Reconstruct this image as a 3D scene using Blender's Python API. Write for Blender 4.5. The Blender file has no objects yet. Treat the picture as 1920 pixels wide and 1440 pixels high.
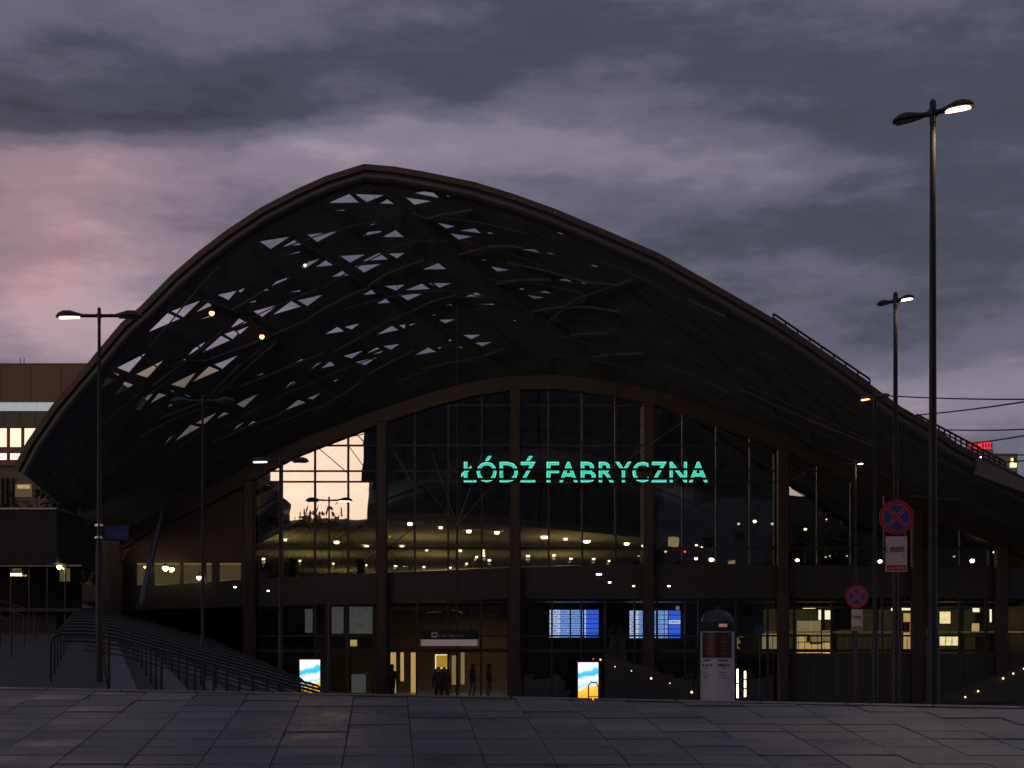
import bpy, bmesh, math, random
from math import sin, cos, pi, radians, exp, atan2, asin, hypot
from mathutils import Vector, Matrix
from mathutils.geometry import delaunay_2d_cdt
random.seed(7)
SC = bpy.context.scene
# ---------------------------------------------------------------- camera
E = 2.73            # eye height above the station forecourt
F = 2900.0          # focal length in pixels of a 1920 px wide frame
cam = bpy.data.cameras.new('camera'); co = bpy.data.objects.new('camera', cam)
SC.collection.objects.link(co); SC.camera = co
co.location = (0, 0, E); co.rotation_euler = (pi/2, 0, 0)
cam.lens = F/1920*36; cam.sensor_width = 36; cam.shift_y = 488/1920
cam.clip_start = .1; cam.clip_end = 6000
SC.view_settings.view_transform = 'Standard'; SC.view_settings.look = 'None'
SC.view_settings.exposure = 0; SC.view_settings.gamma = 1
# ---------------------------------------------------------------- world
W = bpy.data.worlds.new('World'); SC.world = W; W.use_nodes = True
nt = W.node_tree; nt.nodes.clear()
def N(t, **k):
    n = nt.nodes.new(t)
    for a, v in k.items(): setattr(n, a, v)
    return n
def L(a, b): nt.links.new(a, b)
def M_(op, a, b=None, c=None):
    n = N('ShaderNodeMath', operation=op)
    for i, x in enumerate((a, b, c)):
        if x is None: continue
        if isinstance(x, (int, float)): n.inputs[i].default_value = x
        else: L(x, n.inputs[i])
    return n.outputs[0]
def V_(op, a, b=None):
    n = N('ShaderNodeVectorMath', operation=op)
    for i, x in enumerate((a, b)):
        if x is None: continue
        if isinstance(x, (tuple, list)): n.inputs[i].default_value = x
        else: L(x, n.inputs[i])
    return n
tc = N('ShaderNodeTexCoord'); sep = N('ShaderNodeSeparateXYZ'); L(tc.outputs['Generated'], sep.inputs[0])
az = M_('ARCTAN2', sep.outputs[0], sep.outputs[1]); el = M_('ARCSINE', sep.outputs[2])
st = V_('MULTIPLY', tc.outputs['Generated'], (1, 1, 3.2)).outputs[0]
def noise(vec, scale, detail, rough=.55):
    n = N('ShaderNodeTexNoise'); L(vec, n.inputs['Vector'])
    n.inputs['Scale'].default_value = scale; n.inputs['Detail'].default_value = detail; n.inputs['Roughness'].default_value = rough
    return n
cb = N('ShaderNodeCombineXYZ'); L(az, cb.inputs[0]); L(el, cb.inputs[1])
w1 = noise(st, 4.5, 4)
wv = V_('MULTIPLY', V_('SUBTRACT', w1.outputs['Color'], (.5, .5, .5)).outputs[0], (.20, .075, 0)).outputs[0]
pos = V_('ADD', cb.outputs[0], wv).outputs[0]
def skyang(px, py):
    x = (px-960)/F; z = (1208-py)/F
    return atan2(x, 1), math.atan2(z, hypot(1, x))
def blob(px, py, rx, ry, amp, p=pos):
    a, e = skyang(px, py)
    d = V_('SUBTRACT', p, (a, e, 0)).outputs[0]
    d = V_('MULTIPLY', d, (F/rx, F/ry, 0)).outputs[0]
    q = V_('DOT_PRODUCT', d, d).outputs['Value']
    return M_('MULTIPLY', M_('POWER', 2.71828, M_('MULTIPLY', q, -1)), amp)
def addall(xs):
    r = xs[0]
    for x in xs[1:]: r = M_('ADD', r, x)
    return r
n1 = noise(st, 7, 7, .6).outputs['Fac']; n2 = noise(st, 19, 6, .6).outputs['Fac']
field = addall([M_('MULTIPLY', M_('SUBTRACT', n1, .5), .75), M_('MULTIPLY', M_('SUBTRACT', n2, .5), .26),
    blob(180, 225, 420, 55, -.42), blob(620, 170, 300, 80, -.26), blob(1000, 90, 300, 70, -.18),
    blob(300, 20, 600, 60, .13), blob(1450, 190, 380, 90, -.14), blob(1250, 330, 200, 40, .03),
    blob(790, 230, 130, 90, .18), blob(600, 310, 420, 80, .36), blob(1000, 250, 260, 60, .24), blob(150, 330, 240, 80, .18),
    blob(100, 470, 330, 110, .34), blob(200, 620, 420, 110, .44), blob(1380, 290, 200, 50, .16),
    blob(1550, 420, 420, 70, -.17), blob(750, 330, 250, 50, .12), blob(1850, 480, 140, 70, .07),
    blob(1650, 600, 320, 60, -.08), blob(1800, 740, 500, 85, .34), blob(1890, 250, 250, 200, -.12), blob(1500, 20, 500, 50, -.06)])
n3 = noise(V_('MULTIPLY', tc.outputs['Generated'], (1, 1, 7)).outputs[0], 26, 5, .6).outputs['Fac']
field = M_('ADD', M_('ADD', field, M_('MULTIPLY', M_('SUBTRACT', n3, .5), .09)), .42)
ramp = N('ShaderNodeValToRGB'); L(field, ramp.inputs[0])
cr = ramp.color_ramp; cr.interpolation = 'EASE'
cr.elements[0].position = 0; cr.elements[0].color = (.034, .036, .052, 1)
cr.elements[1].position = 1; cr.elements[1].color = (.36, .295, .36, 1)
for p, c in ((.25, (.060, .063, .094)), (.5, (.122, .116, .168)), (.75, (.222, .194, .258))):
    e_ = cr.elements.new(p); e_.color = (*c, 1)
pk = addall([blob(0, 430, 280, 190, .8), blob(120, 330, 400, 90, .12), blob(400, 420, 350, 150, .22), blob(-500, 600, 600, 300, .4)])
mixp = N('ShaderNodeMix', data_type='RGBA', blend_type='MIX'); L(pk, mixp.inputs[0]); L(ramp.outputs[0], mixp.inputs[6])
mixp.inputs[0].default_value = 0
mulp = N('ShaderNodeMix', data_type='RGBA', blend_type='MULTIPLY'); mulp.inputs[0].default_value = 1
L(ramp.outputs[0], mulp.inputs[6]); mulp.inputs[7].default_value = (1.48, 1.10, .98, 1); L(mulp.outputs[2], mixp.inputs[7])
# the afterglow low in the west, behind and left of the viewer (seen mirrored in the glass)
gd = Vector((-sin(radians(25)), -cos(radians(25)), 0))
dd = V_('DOT_PRODUCT', tc.outputs['Generated'], tuple(gd)).outputs['Value']
ga = M_('POWER', 2.71828, M_('MULTIPLY', M_('SUBTRACT', 1, dd), -7))
ge = M_('POWER', 2.71828, M_('MULTIPLY', M_('POWER', M_('DIVIDE', M_('SUBTRACT', el, .10), .11), 2), -1))
gl = M_('MULTIPLY', M_('MULTIPLY', ga, ge), M_('ADD', .62, M_('MULTIPLY', n1, .8)))
glc = N('ShaderNodeMix', data_type='RGBA', blend_type='MIX'); glc.clamp_factor = False
L(gl, glc.inputs[0]); glc.inputs[6].default_value = (0, 0, 0, 1); glc.inputs[7].default_value = (3.3, 2.15, 1.5, 1)
sm = N('ShaderNodeMix', data_type='RGBA', blend_type='ADD'); sm.inputs[0].default_value = 1
L(mixp.outputs[2], sm.inputs[6]); L(glc.outputs[2], sm.inputs[7])
bg = N('ShaderNodeBackground'); L(sm.outputs[2], bg.inputs[0]); bg.inputs[1].default_value = 1.03
sky = N('ShaderNodeTexSky', sky_type='NISHITA'); sky.sun_disc = False
sky.sun_elevation = radians(1.5); sky.sun_rotation = radians(205)
bg2 = N('ShaderNodeBackground'); L(sky.outputs[0], bg2.inputs[0]); bg2.inputs[1].default_value = .006
ad = N('ShaderNodeAddShader'); L(bg.outputs[0], ad.inputs[0]); L(bg2.outputs[0], ad.inputs[1])
out = N('ShaderNodeOutputWorld'); L(ad.outputs[0], out.inputs[0])
# sun: set already, only a trace of warm light under the clouds
sl = bpy.data.lights.new('sun', 'SUN'); sl.energy = .02; sl.angle = radians(15); sl.color = (1, .75, .55)
so = bpy.data.objects.new('sun', sl); SC.collection.objects.link(so)
so.rotation_euler = Vector((-gd.x, -gd.y, -.06)).to_track_quat('-Z', 'Y').to_euler()

# ---------------------------------------------------------------- helpers
COL = SC.collection
def at(px, py, d): return Vector(((px-960)*d/F, d, E+(1208-py)*d/F))
def tag(o, label=None, cat=None, group=None, kind=None):
    if label: o['label'] = label
    if cat: o['category'] = cat
    if group: o['group'] = group
    if kind: o['kind'] = kind
    return o
def empty(name, loc=(0, 0, 0), rz=0):
    o = bpy.data.objects.new(name, None); COL.objects.link(o); o.location = loc; o.rotation_euler = (0, 0, rz); return o
def copy_tree(o, parent=None):
    c = o.copy(); COL.objects.link(c)
    if parent: c.parent = parent
    for ch in list(o.children): copy_tree(ch, c)
    return c
class MB:
    def __init__(s): s.v = []; s.f = []
    def add(s, vs, fs):
        b = len(s.v); s.v += [tuple(v) for v in vs]; s.f += [tuple(b+i for i in f) for f in fs]; return s
    def box(s, x0, x1, y0, y1, z0, z1):
        return s.add([(x0,y0,z0),(x1,y0,z0),(x1,y1,z0),(x0,y1,z0),(x0,y0,z1),(x1,y0,z1),(x1,y1,z1),(x0,y1,z1)],
            [(3,2,1,0),(4,5,6,7),(0,1,5,4),(1,2,6,5),(2,3,7,6),(3,0,4,7)])
    def bevbox(s, x0, x1, y0, y1, z0, z1, b):   # box with chamfered vertical edges and top
        vs = []; 
        for z, k in ((z0, 0), (z1-b, 0), (z1, b)):
            a0, a1, b0, b1 = x0+k, x1-k, y0+k, y1-k; c = b
            vs += [(a0+c,b0,z),(a1-c,b0,z),(a1,b0+c,z),(a1,b1-c,z),(a1-c,b1,z),(a0+c,b1,z),(a0,b1-c,z),(a0,b0+c,z)]
        fs = [tuple(range(7, -1, -1)), tuple(range(16, 24))]
        for l in (0, 8):
            for i in range(8): j = (i+1) % 8; fs.append((l+i, l+j, l+8+j, l+8+i))
        return s.add(vs, fs)
    def tube(s, pts, r, n=8, caps=True):
        pts = [Vector(p) for p in pts]; rs = r if isinstance(r, (list, tuple)) else [r]*len(pts)
        vs = []; 
        for i, p in enumerate(pts):
            t = (pts[min(i+1, len(pts)-1)]-pts[max(i-1, 0)]).normalized()
            a = t.cross(Vector((0, 0, 1))) if abs(t.z) < .95 else t.cross(Vector((0, 1, 0)))
            a.normalize(); b = t.cross(a)
            for k in range(n): w = 2*pi*k/n; vs.append(p+(a*cos(w)+b*sin(w))*rs[i])
        fs = []
        for i in range(len(pts)-1):
            for k in range(n): j = (k+1) % n; fs.append((i*n+k, i*n+j, (i+1)*n+j, (i+1)*n+k))
        if caps: fs += [tuple(range(n-1, -1, -1)), tuple((len(pts)-1)*n+k for k in range(n))]
        return s.add(vs, fs)
    def lathe(s, prof, n=24, c=(0, 0, 0)):
        vs = [(c[0]+r*cos(2*pi*k/n), c[1]+r*sin(2*pi*k/n), c[2]+z) for r, z in prof for k in range(n)]
        fs = []
        for i in range(len(prof)-1):
            for k in range(n): j = (k+1) % n; fs.append((i*n+k, i*n+j, (i+1)*n+j, (i+1)*n+k))
        fs += [tuple(range(n-1, -1, -1)), tuple((len(prof)-1)*n+k for k in range(n))]
        return s.add(vs, fs)
    def prism_y(s, poly, y0, y1):   # polygon in (x,z), extruded in y
        n = len(poly)
        return s.add([(x, y0, z) for x, z in poly]+[(x, y1, z) for x, z in poly],
            [tuple(range(n)), tuple(range(2*n-1, n-1, -1))]+[(i, i+n, (i+1) % n+n, (i+1) % n) for i in range(n)])
    def build(s, name, mat, parent=None, smooth=False):
        me = bpy.data.meshes.new(name); me.from_pydata(s.v, [], s.f)
        bm = bmesh.new(); bm.from_mesh(me); bmesh.ops.recalc_face_normals(bm, faces=bm.faces); bm.to_mesh(me); bm.free()
        if smooth:
            for p in me.polygons: p.use_smooth = True
            try: me.set_sharp_from_angle(angle=radians(40))
            except Exception: pass
        me.materials.append(mat)
        o = bpy.data.objects.new(name, me); COL.objects.link(o)
        if parent: o.parent = parent
        return o
def boxpx(name, mat, parent, x0, x1, y0, y1, d0, d1):
    """box whose front face, at depth d0, spans the given frame"""
    a = at(x0, y1, d0); b = at(x1, y0, d0)
    return MB().box(a.x, b.x, d0, d1, a.z, b.z).build(name, mat, parent)
# ---------------------------------------------------------------- materials
def mat(name, col, rough=.6, metal=0, var=.15, scale=6, bump=.1, spec=.5, stretch=(1, 1, 1), coat=0):
    m = bpy.data.materials.new(name); m.use_nodes = True; t = m.node_tree; b = t.nodes['Principled BSDF']
    tx = t.nodes.new('ShaderNodeTexCoord'); mp = t.nodes.new('ShaderNodeMapping'); mp.inputs['Scale'].default_value = stretch
    t.links.new(tx.outputs['Object'], mp.inputs[0])
    n = t.nodes.new('ShaderNodeTexNoise'); n.inputs['Scale'].default_value = scale; n.inputs['Detail'].default_value = 8; n.inputs['Roughness'].default_value = .65
    t.links.new(mp.outputs[0], n.inputs['Vector'])
    r = t.nodes.new('ShaderNodeValToRGB'); t.links.new(n.outputs['Fac'], r.inputs[0])
    r.color_ramp.elements[0].position = .3; r.color_ramp.elements[1].position = .7
    r.color_ramp.elements[0].color = (*[c*(1-var) for c in col], 1); r.color_ramp.elements[1].color = (*[min(1, c*(1+var)) for c in col], 1)
    t.links.new(r.outputs[0], b.inputs['Base Color'])
    b.inputs['Roughness'].default_value = rough; b.inputs['Metallic'].default_value = metal
    b.inputs['Specular IOR Level'].default_value = spec; b.inputs['Coat Weight'].default_value = coat
    if bump:
        bp = t.nodes.new('ShaderNodeBump'); bp.inputs['Strength'].default_value = bump; bp.inputs['Distance'].default_value = .02
        n2 = t.nodes.new('ShaderNodeTexNoise'); n2.inputs['Scale'].default_value = scale*6; n2.inputs['Detail'].default_value = 4
        t.links.new(mp.outputs[0], n2.inputs['Vector']); t.links.new(n2.outputs['Fac'], bp.inputs['Height']); t.links.new(bp.outputs[0], b.inputs['Normal'])
    return m
def emit(name, col, s, base=(.02, .02, .02), var=.12, scale=3):
    m = mat(name, base, .4, bump=0); t = m.node_tree; b = t.nodes['Principled BSDF']
    n = t.nodes.new('ShaderNodeTexNoise'); n.inputs['Scale'].default_value = scale
    mr = t.nodes.new('ShaderNodeMapRange'); mr.inputs['To Min'].default_value = s*(1-var); mr.inputs['To Max'].default_value = s*(1+var)
    t.links.new(n.outputs['Fac'], mr.inputs['Value']); t.links.new(mr.outputs[0], b.inputs['Emission Strength'])
    b.inputs['Emission Color'].default_value = (*col, 1)
    return m
def glass(name, refl, tint=(.78, .8, .8), wav=.0, wscale=.6, rough=0.0, rcol=(.95, .95, .95)):
    m = bpy.data.materials.new(name); m.use_nodes = True; t = m.node_tree; t.nodes.clear()
    o = t.nodes.new('ShaderNodeOutputMaterial'); mx = t.nodes.new('ShaderNodeMixShader'); tr = t.nodes.new('ShaderNodeBsdfTransparent'); g = t.nodes.new('ShaderNodeBsdfGlossy')
    tr.inputs[0].default_value = (*tint, 1); g.inputs['Color'].default_value = (*rcol, 1); g.inputs['Roughness'].default_value = rough
    lw = t.nodes.new('ShaderNodeLayerWeight'); lw.inputs['Blend'].default_value = .15
    mt = t.nodes.new('ShaderNodeMath'); mt.operation = 'MAXIMUM'; mt.inputs[1].default_value = refl
    t.links.new(lw.outputs['Fresnel'], mt.inputs[0]); t.links.new(mt.outputs[0], mx.inputs[0])
    t.links.new(tr.outputs[0], mx.inputs[1]); t.links.new(g.outputs[0], mx.inputs[2]); t.links.new(mx.outputs[0], o.inputs[0])
    if wav:
        tx = t.nodes.new('ShaderNodeTexCoord'); n = t.nodes.new('ShaderNodeTexNoise'); n.inputs['Scale'].default_value = wscale; n.inputs['Detail'].default_value = 1.5
        t.links.new(tx.outputs['Object'], n.inputs['Vector'])
        bp = t.nodes.new('ShaderNodeBump'); bp.inputs['Strength'].default_value = 1; bp.inputs['Distance'].default_value = wav
        t.links.new(n.outputs['Fac'], bp.inputs['Height']); t.links.new(bp.outputs[0], g.inputs['Normal'])
    return m
def slabmat(name, col, rough):
    m = bpy.data.materials.new(name); m.use_nodes = True; t = m.node_tree; b = t.nodes['Principled BSDF']; g_ = t.nodes.new('ShaderNodeNewGeometry')
    def nz(sc, det, st_=(1, 1, 1)):
        mp = t.nodes.new('ShaderNodeMapping'); mp.inputs['Scale'].default_value = st_; t.links.new(g_.outputs['Position'], mp.inputs[0])
        n = t.nodes.new('ShaderNodeTexNoise'); n.inputs['Scale'].default_value = sc; n.inputs['Detail'].default_value = det; n.inputs['Roughness'].default_value = .65; t.links.new(mp.outputs[0], n.inputs['Vector']); return n.outputs['Fac']
    def mm(op, a, b_):
        n = t.nodes.new('ShaderNodeMath'); n.operation = op
        for i_, x in enumerate((a, b_)):
            if isinstance(x, (int, float)): n.inputs[i_].default_value = x
            else: t.links.new(x, n.inputs[i_])
        return n.outputs[0]
    big = nz(.9, 6); grain = nz(38, 5); streak = nz(3, 5, (.5, 9, 1)); spot = nz(6.5, 2)
    oi = t.nodes.new('ShaderNodeObjectInfo')
    v = mm('ADD', mm('ADD', mm('MULTIPLY', big, 1.5), mm('MULTIPLY', grain, .8)), mm('MULTIPLY', streak, 1.1))      # about 1.7
    v = mm('ADD', v, mm('MULTIPLY', oi.outputs['Random'], .5)); v = mm('MULTIPLY', mm('SUBTRACT', v, .85), .95)
    gum = t.nodes.new('ShaderNodeMapRange'); gum.inputs['From Min'].default_value = .70; gum.inputs['From Max'].default_value = .76; gum.inputs['To Min'].default_value = 1; gum.inputs['To Max'].default_value = .45; t.links.new(spot, gum.inputs['Value'])
    v = mm('MULTIPLY', v, gum.outputs[0])
    mx = t.nodes.new('ShaderNodeMix'); mx.data_type = 'RGBA'; mx.clamp_factor = False; mx.inputs[6].default_value = (.01, .01, .01, 1); mx.inputs[7].default_value = (*col, 1); t.links.new(v, mx.inputs[0]); t.links.new(mx.outputs[2], b.inputs['Base Color'])
    r = t.nodes.new('ShaderNodeMapRange'); r.inputs['From Min'].default_value = .35; r.inputs['From Max'].default_value = .65; r.inputs['To Min'].default_value = rough-.12; r.inputs['To Max'].default_value = rough+.22; t.links.new(big, r.inputs['Value']); t.links.new(r.outputs[0], b.inputs['Roughness'])
    bp = t.nodes.new('ShaderNodeBump'); bp.inputs['Strength'].default_value = .35; bp.inputs['Distance'].default_value = .006; t.links.new(grain, bp.inputs['Height']); t.links.new(bp.outputs[0], b.inputs['Normal'])
    return m
m_slab = [slabmat('paving stone %d' % i, c, r_) for i, (c, r_) in enumerate((((.088, .087, .091), .34), ((.064, .067, .072), .28), ((.118, .112, .111), .42), ((.074, .076, .083), .25)))]
m_grout = mat('grout', (.04, .04, .042), .9, scale=20)
m_conc = mat('concrete', (.05, .05, .052), .8, scale=1.5, bump=.3)
m_concd = mat('dark concrete', (.045, .047, .047), .8, scale=2, bump=.3)
m_asph = mat('forecourt paving', (.14, .14, .145), .6, scale=3, bump=.3)
m_steel = mat('dark painted steel', (.014, .015, .017), .75, .0, scale=2, bump=.05)
m_rim = mat('roof edge steel', (.052, .054, .058), .42, .3, var=.2, scale=.8, bump=.05)
m_fascia = mat('brown fascia sheet', (.045, .030, .027), .5, .2, var=.25, scale=.7, bump=.05)
m_shell = mat('roof shell cladding', (.075, .088, .095), .8, 0, var=.35, scale=.9, bump=.1)
m_beam = mat('lattice pipe', (.085, .09, .10), .42, .2, var=.2, scale=.8, bump=.05)
m_arch = mat('brown arch steel', (.035, .023, .019), .55, 0, var=.2, scale=.5, bump=.05)
m_brown = mat('brown cladding', (.055, .034, .026), .6, 0, var=.12, scale=.4, bump=.05)
m_mull = mat('mullion steel', (.022, .016, .014), .45, 0, scale=2, bump=.03)
m_band = mat('dark fascia band', (.024, .025, .026), .5, 0, scale=1, bump=.05)
m_grey = mat('grey metal panel', (.11, .11, .112), .5, .2, scale=.8, bump=.05)
m_ceil = mat('warm ceiling panel', (.42, .38, .22), .8, 0, var=.06, scale=.5, bump=.03)
m_pole = mat('lamp post paint', (.035, .034, .036), .35, .2, scale=4, bump=.03)
m_polel = mat('galvanised steel', (.16, .17, .19), .35, .7, scale=6, bump=.04)
m_glass = glass('solar glass', .36, wav=.006, wscale=.4)
m_glassl = glass('clear glass', .14, wav=.01, wscale=.6)
m_glassp = glass('dark balustrade glass', .04, (.5, .52, .52))
m_skyl = glass('skylight glass', .04, (.93, .95, .97), rough=.2)
m_skyl_sunset = glass('sunset tinted skylight glass', .05, (1, .93, .76), rough=.2)  # sunset light tinted into the colour of the low left panes
m_mirror = glass('mirror glass', .52, (.3, .3, .3), wav=.004)
e_lamp = emit('warm lamp', (1, .72, .38), 26)
e_lampw = emit('white lamp', (1, .76, .42), 8)
e_lampo = emit('orange lamp', (1, .38, .14), 4.5)
e_stair = emit('amber step lamp', (1, .62, .3), 2.6)
e_led = emit('dim tube lamp', (1, .9, .7), 2.2)
e_teal = emit('teal letter face', (.015, .66, .46), 1.0, var=.03)
e_tealr = emit('pale letter halo', (.30, .95, .72), 1.0, var=.03)
e_red = emit('red neon', (1, .045, .09), 1.15)
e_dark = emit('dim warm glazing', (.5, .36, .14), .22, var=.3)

# ================================================================ SETTING
# ground (station forecourt level) reaching the horizon
g = MB(); g.add([(-3000, -3000, 0), (3000, -3000, 0), (3000, 4000, 0), (-3000, 4000, 0)], [(0, 1, 2, 3)])
tag(g.build('ground', m_asph), kind='structure')
# plaza that climbs to a crest in front of the viewer
def zp(y): return 1.13+.0924*y
def crest(x): return 12.645-.149*x
def clip(poly, fn):
    out = []
    for i in range(len(poly)):
        a, b = poly[i], poly[(i+1) % len(poly)]; fa, fb = fn(a), fn(b)
        if fa >= 0: out.append(a)
        if (fa >= 0) != (fb >= 0):
            t = fa/(fa-fb); out.append((a[0]+(b[0]-a[0])*t, a[1]+(b[1]-a[1])*t))
    return out
pl = MB(); x0, x1, yb = -26, 26, -11
c0, c1 = crest(x0), crest(x1)
tp = [(x0, yb), (x1, yb), (x1, c1), (x0, c0)]
pl.add([(x, y, zp(y)-.035) for x, y in tp]+[(x0, yb, -.2), (x1, yb, -.2), (x1, c1+.01, -.2), (x0, c0+.01, -.2)],
       [(0, 1, 2, 3), (0, 4, 5, 1), (1, 5, 6, 2), (2, 6, 7, 3), (3, 7, 4, 0)])
plaza = tag(pl.build('plaza', m_grout), kind='structure')
def slab(poly, th=.05, b=.006):
    cx = sum(p[0] for p in poly)/len(poly); cy = sum(p[1] for p in poly)/len(poly)
    n = len(poly); dz = random.uniform(-.004, .004); tx = random.uniform(-.006, .006)
    def P(p, k, z): return (cx+(p[0]-cx)*k-cx, cy+(p[1]-cy)*k-cy, zp(cy+(p[1]-cy)*k)+z+dz+tx*(p[0]-cx)-zp(cy))
    vs = [P(p, 1, -th) for p in poly]+[P(p, 1, -b) for p in poly]+[P(p, .975, 0) for p in poly]
    fs = [tuple(range(2*n, 3*n))]
    for l in (0, n):
        for i in range(n): fs.append((l+i, l+(i+1) % n, l+n+(i+1) % n, l+n+i))
    m = MB(); m.add(vs, fs); return m, (cx, cy, zp(cy))
def shear(i, y): return -.411+.437*i-.0803*(y-12.54)
tiles = 0
for r in range(-40, 16):
    ya = 8.75+r*.335; yb_ = ya+.335-.010
    for i in range(-12, 18):
        xm = shear(i+.5, ya)
        if ya < 8.7 or abs(xm) > .335*ya+.35: continue
        off = 0
        poly = [(shear(i, ya)+.0022+off, ya), (shear(i+1, ya)-.0022+off, ya), (shear(i+1, yb_)-.0022+off, yb_), (shear(i, yb_)+.0022+off, yb_)]
        poly = clip(poly, lambda p: crest(p[0])-.13-p[1])
        if len(poly) < 3: continue
        A = abs(sum(poly[k][0]*poly[(k+1) % len(poly)][1]-poly[(k+1) % len(poly)][0]*poly[k][1] for k in range(len(poly))))/2
        if A < .01: continue
        if tiles >= 296: continue
        m, c = slab(poly); random.seed(i*131+r*17+5)
        k = random.choices((0, 1, 2, 3), (4, 3, 2, 3))[0] if random.random() < .55 else (r*7 % 5) % 4
        if -2 <= i <= 3 and random.random() < .6: k = 1
        if i < -5 and random.random() < .5: k = 2
        o = m.build('paving_slab', m_slab[k], plaza); o.location = c; tiles += 1
# kerb stones along the crest
for k in range(-7, 8):
    xa = k*.66; xb = xa+.652
    ya, yb_ = crest(xa), crest(xb)
    vs = []
    for (x, y) in ((xa, ya-.125), (xb, yb_-.125), (xb, yb_), (xa, ya)): vs.append((x-xa, y-ya, zp(y)-.06-zp(ya)))
    for (x, y) in ((xa+.004, ya-.12), (xb-.004, yb_-.12), (xb-.004, yb_-.012), (xa+.004, ya-.012)): vs.append((x-xa, y-ya, zp(y)+.006-zp(ya)))
    o = MB().add(vs, [(4, 5, 6, 7), (0, 1, 5, 4), (1, 2, 6, 5), (2, 3, 7, 6), (3, 0, 4, 7)]).build('kerb_stone', m_slab[(k*k) % 3], plaza); o.location = (xa, ya, zp(ya))
# terrace on the left with a broad low flight of steps down to the right
def sk(s, y): return s-.27*(y-28)
def lift(y): return 1.2*(y-28)/33
tr = MB()
tr.add([(sk(-60, 20), 20, 2.05+lift(20)), (sk(-7.4, 20), 20, 2.05+lift(20)), (sk(-7.4, 68), 68, 2.05+lift(68)), (sk(-60, 68), 68, 2.05+lift(68)),
        (sk(-60, 20), 20, 0), (sk(-7.4, 20), 20, 0), (sk(-7.4, 68), 68, 0), (sk(-60, 68), 68, 0)], [(0, 1, 2, 3), (0, 4, 5, 1), (1, 5, 6, 2), (2, 6, 7, 3), (3, 7, 4, 0)])
terrace = tag(tr.build('terrace', m_conc), kind='structure')
for k in range(11):
    sa = -7.4+k*.62; z = 2.05-.17*(k+1)
    s_ = MB(); s_.add([(sk(sa, 20), 20, z+lift(20)), (sk(sa+.63, 20), 20, z+lift(20)), (sk(sa+.63, 66), 66, z+lift(66)), (sk(sa, 66), 66, z+lift(66)),
        (sk(sa, 20), 20, -.05), (sk(sa+.63, 20), 20, -.05), (sk(sa+.63, 66), 66, -.05), (sk(sa, 66), 66, -.05)], [(0, 1, 2, 3), (0, 4, 5, 1), (1, 5, 6, 2), (2, 6, 7, 3), (3, 7, 4, 0)])
    s_.build('step', m_conc if k % 2 else m_asph, terrace)
exec_after = []
# ================================================================ STATION
DF, DB = 60.0, 72.0        # distance of the canopy's front edge and of the glass front
FR = [(24,878),(50,828),(97,760),(163,682),(184,656),(227,605),(263,574),(322,514),(372,471),(426,430),(488,389),(554,355),(610,330),(682,307),
      (740,312),(793,321),(890,341),(965,364),(1043,392),(1140,433),(1235,474),(1356,542),(1463,604),(1527,646),(1630,719),(1689,762),(1741,792),(1796,832),(1835,852),(1920,894),(2000,930)]
AR = [(195,1012),(240,988),(300,955),(390,915),(470,870),(540,832),(600,808),(700,770),(800,737),(880,715),(965,703),(1050,702),(1150,714),(1250,737),
      (1350,770),(1450,808),(1550,850),(1650,895),(1750,940),(1850,985),(1960,1030)]
def inset(pts, k):
    out = []
    for i, p in enumerate(pts):
        a = pts[max(i-1, 0)]; b = pts[min(i+1, len(pts)-1)]; tx, ty = b[0]-a[0], b[1]-a[1]; l = hypot(tx, ty)
        out.append((p[0]-ty/l*k, p[1]+tx/l*k))
    return out
def resamp(pts, apex_i, n1, n2):
    def part(ps, n):
        L_ = [0]
        for a, b in zip(ps, ps[1:]): L_.append(L_[-1]+hypot(b[0]-a[0], b[1]-a[1]))
        out = []
        for k in range(n+1):
            t = L_[-1]*k/n; i = 0
            while i < len(ps)-2 and L_[i+1] < t: i += 1
            f = (t-L_[i])/(L_[i+1]-L_[i]); out.append((ps[i][0]+(ps[i+1][0]-ps[i][0])*f, ps[i][1]+(ps[i+1][1]-ps[i][1])*f))
        return out
    return part(pts[:apex_i+1], n1)+part(pts[apex_i:], n2)[1:]
NU1, NU2 = 24, 40; NU = NU1+NU2
ffr = resamp(inset(FR, 26), 13, NU1, NU2); fbk = resamp(AR, 10, NU1, NU2)
FP = [at(x, y, DF+.2) for x, y in ffr]; BP = [at(x, y, DB-.35) for x, y in fbk]
def S(u, v):
    t = max(0, min(NU-1e-6, u)); i = int(t); f = t-i
    a = FP[i].lerp(FP[i+1], f); b = BP[i].lerp(BP[i+1], f); return a.lerp(b, v)
def px_of(p): return (960+p.x*F/p.y, 1208-(p.z-E)*F/p.y)
GRID = [(u, v/16, px_of(S(u, v/16))) for u in range(NU+1) for v in range(17)]
def inv(px, py):
    u, v, _ = min(GRID, key=lambda g_: (g_[2][0]-px)**2+(g_[2][1]-py)**2)
    for _ in range(12):
        x, y = px_of(S(u, v)); xu, yu = px_of(S(u+.01, v)); xv, yv = px_of(S(u, v+.001))
        a, b, c, d = (xu-x)/.01, (xv-x)/.001, (yu-y)/.01, (yv-y)/.001; det = a*d-b*c
        if abs(det) < 1e-9: break
        ex, ey = px-x, py-y
        u += max(-2, min(2, (ex*d-b*ey)/det)); v += max(-.2, min(.2, (a*ey-c*ex)/det)); u = max(0, min(NU-.02, u)); v = max(0, min(.998, v))
    return u, v
def nrm(u, v):
    p = S(u, v); n = (S(min(u+.05, NU-.02), v)-p).cross(S(u, min(v+.01, 1))-p) if u < NU-.1 and v < .98 else (S(u, v)-S(u-.05, v)).cross(S(u, v)-S(u, v-.01))
    n.normalize(); return n if n.z > 0 else -n
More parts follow.
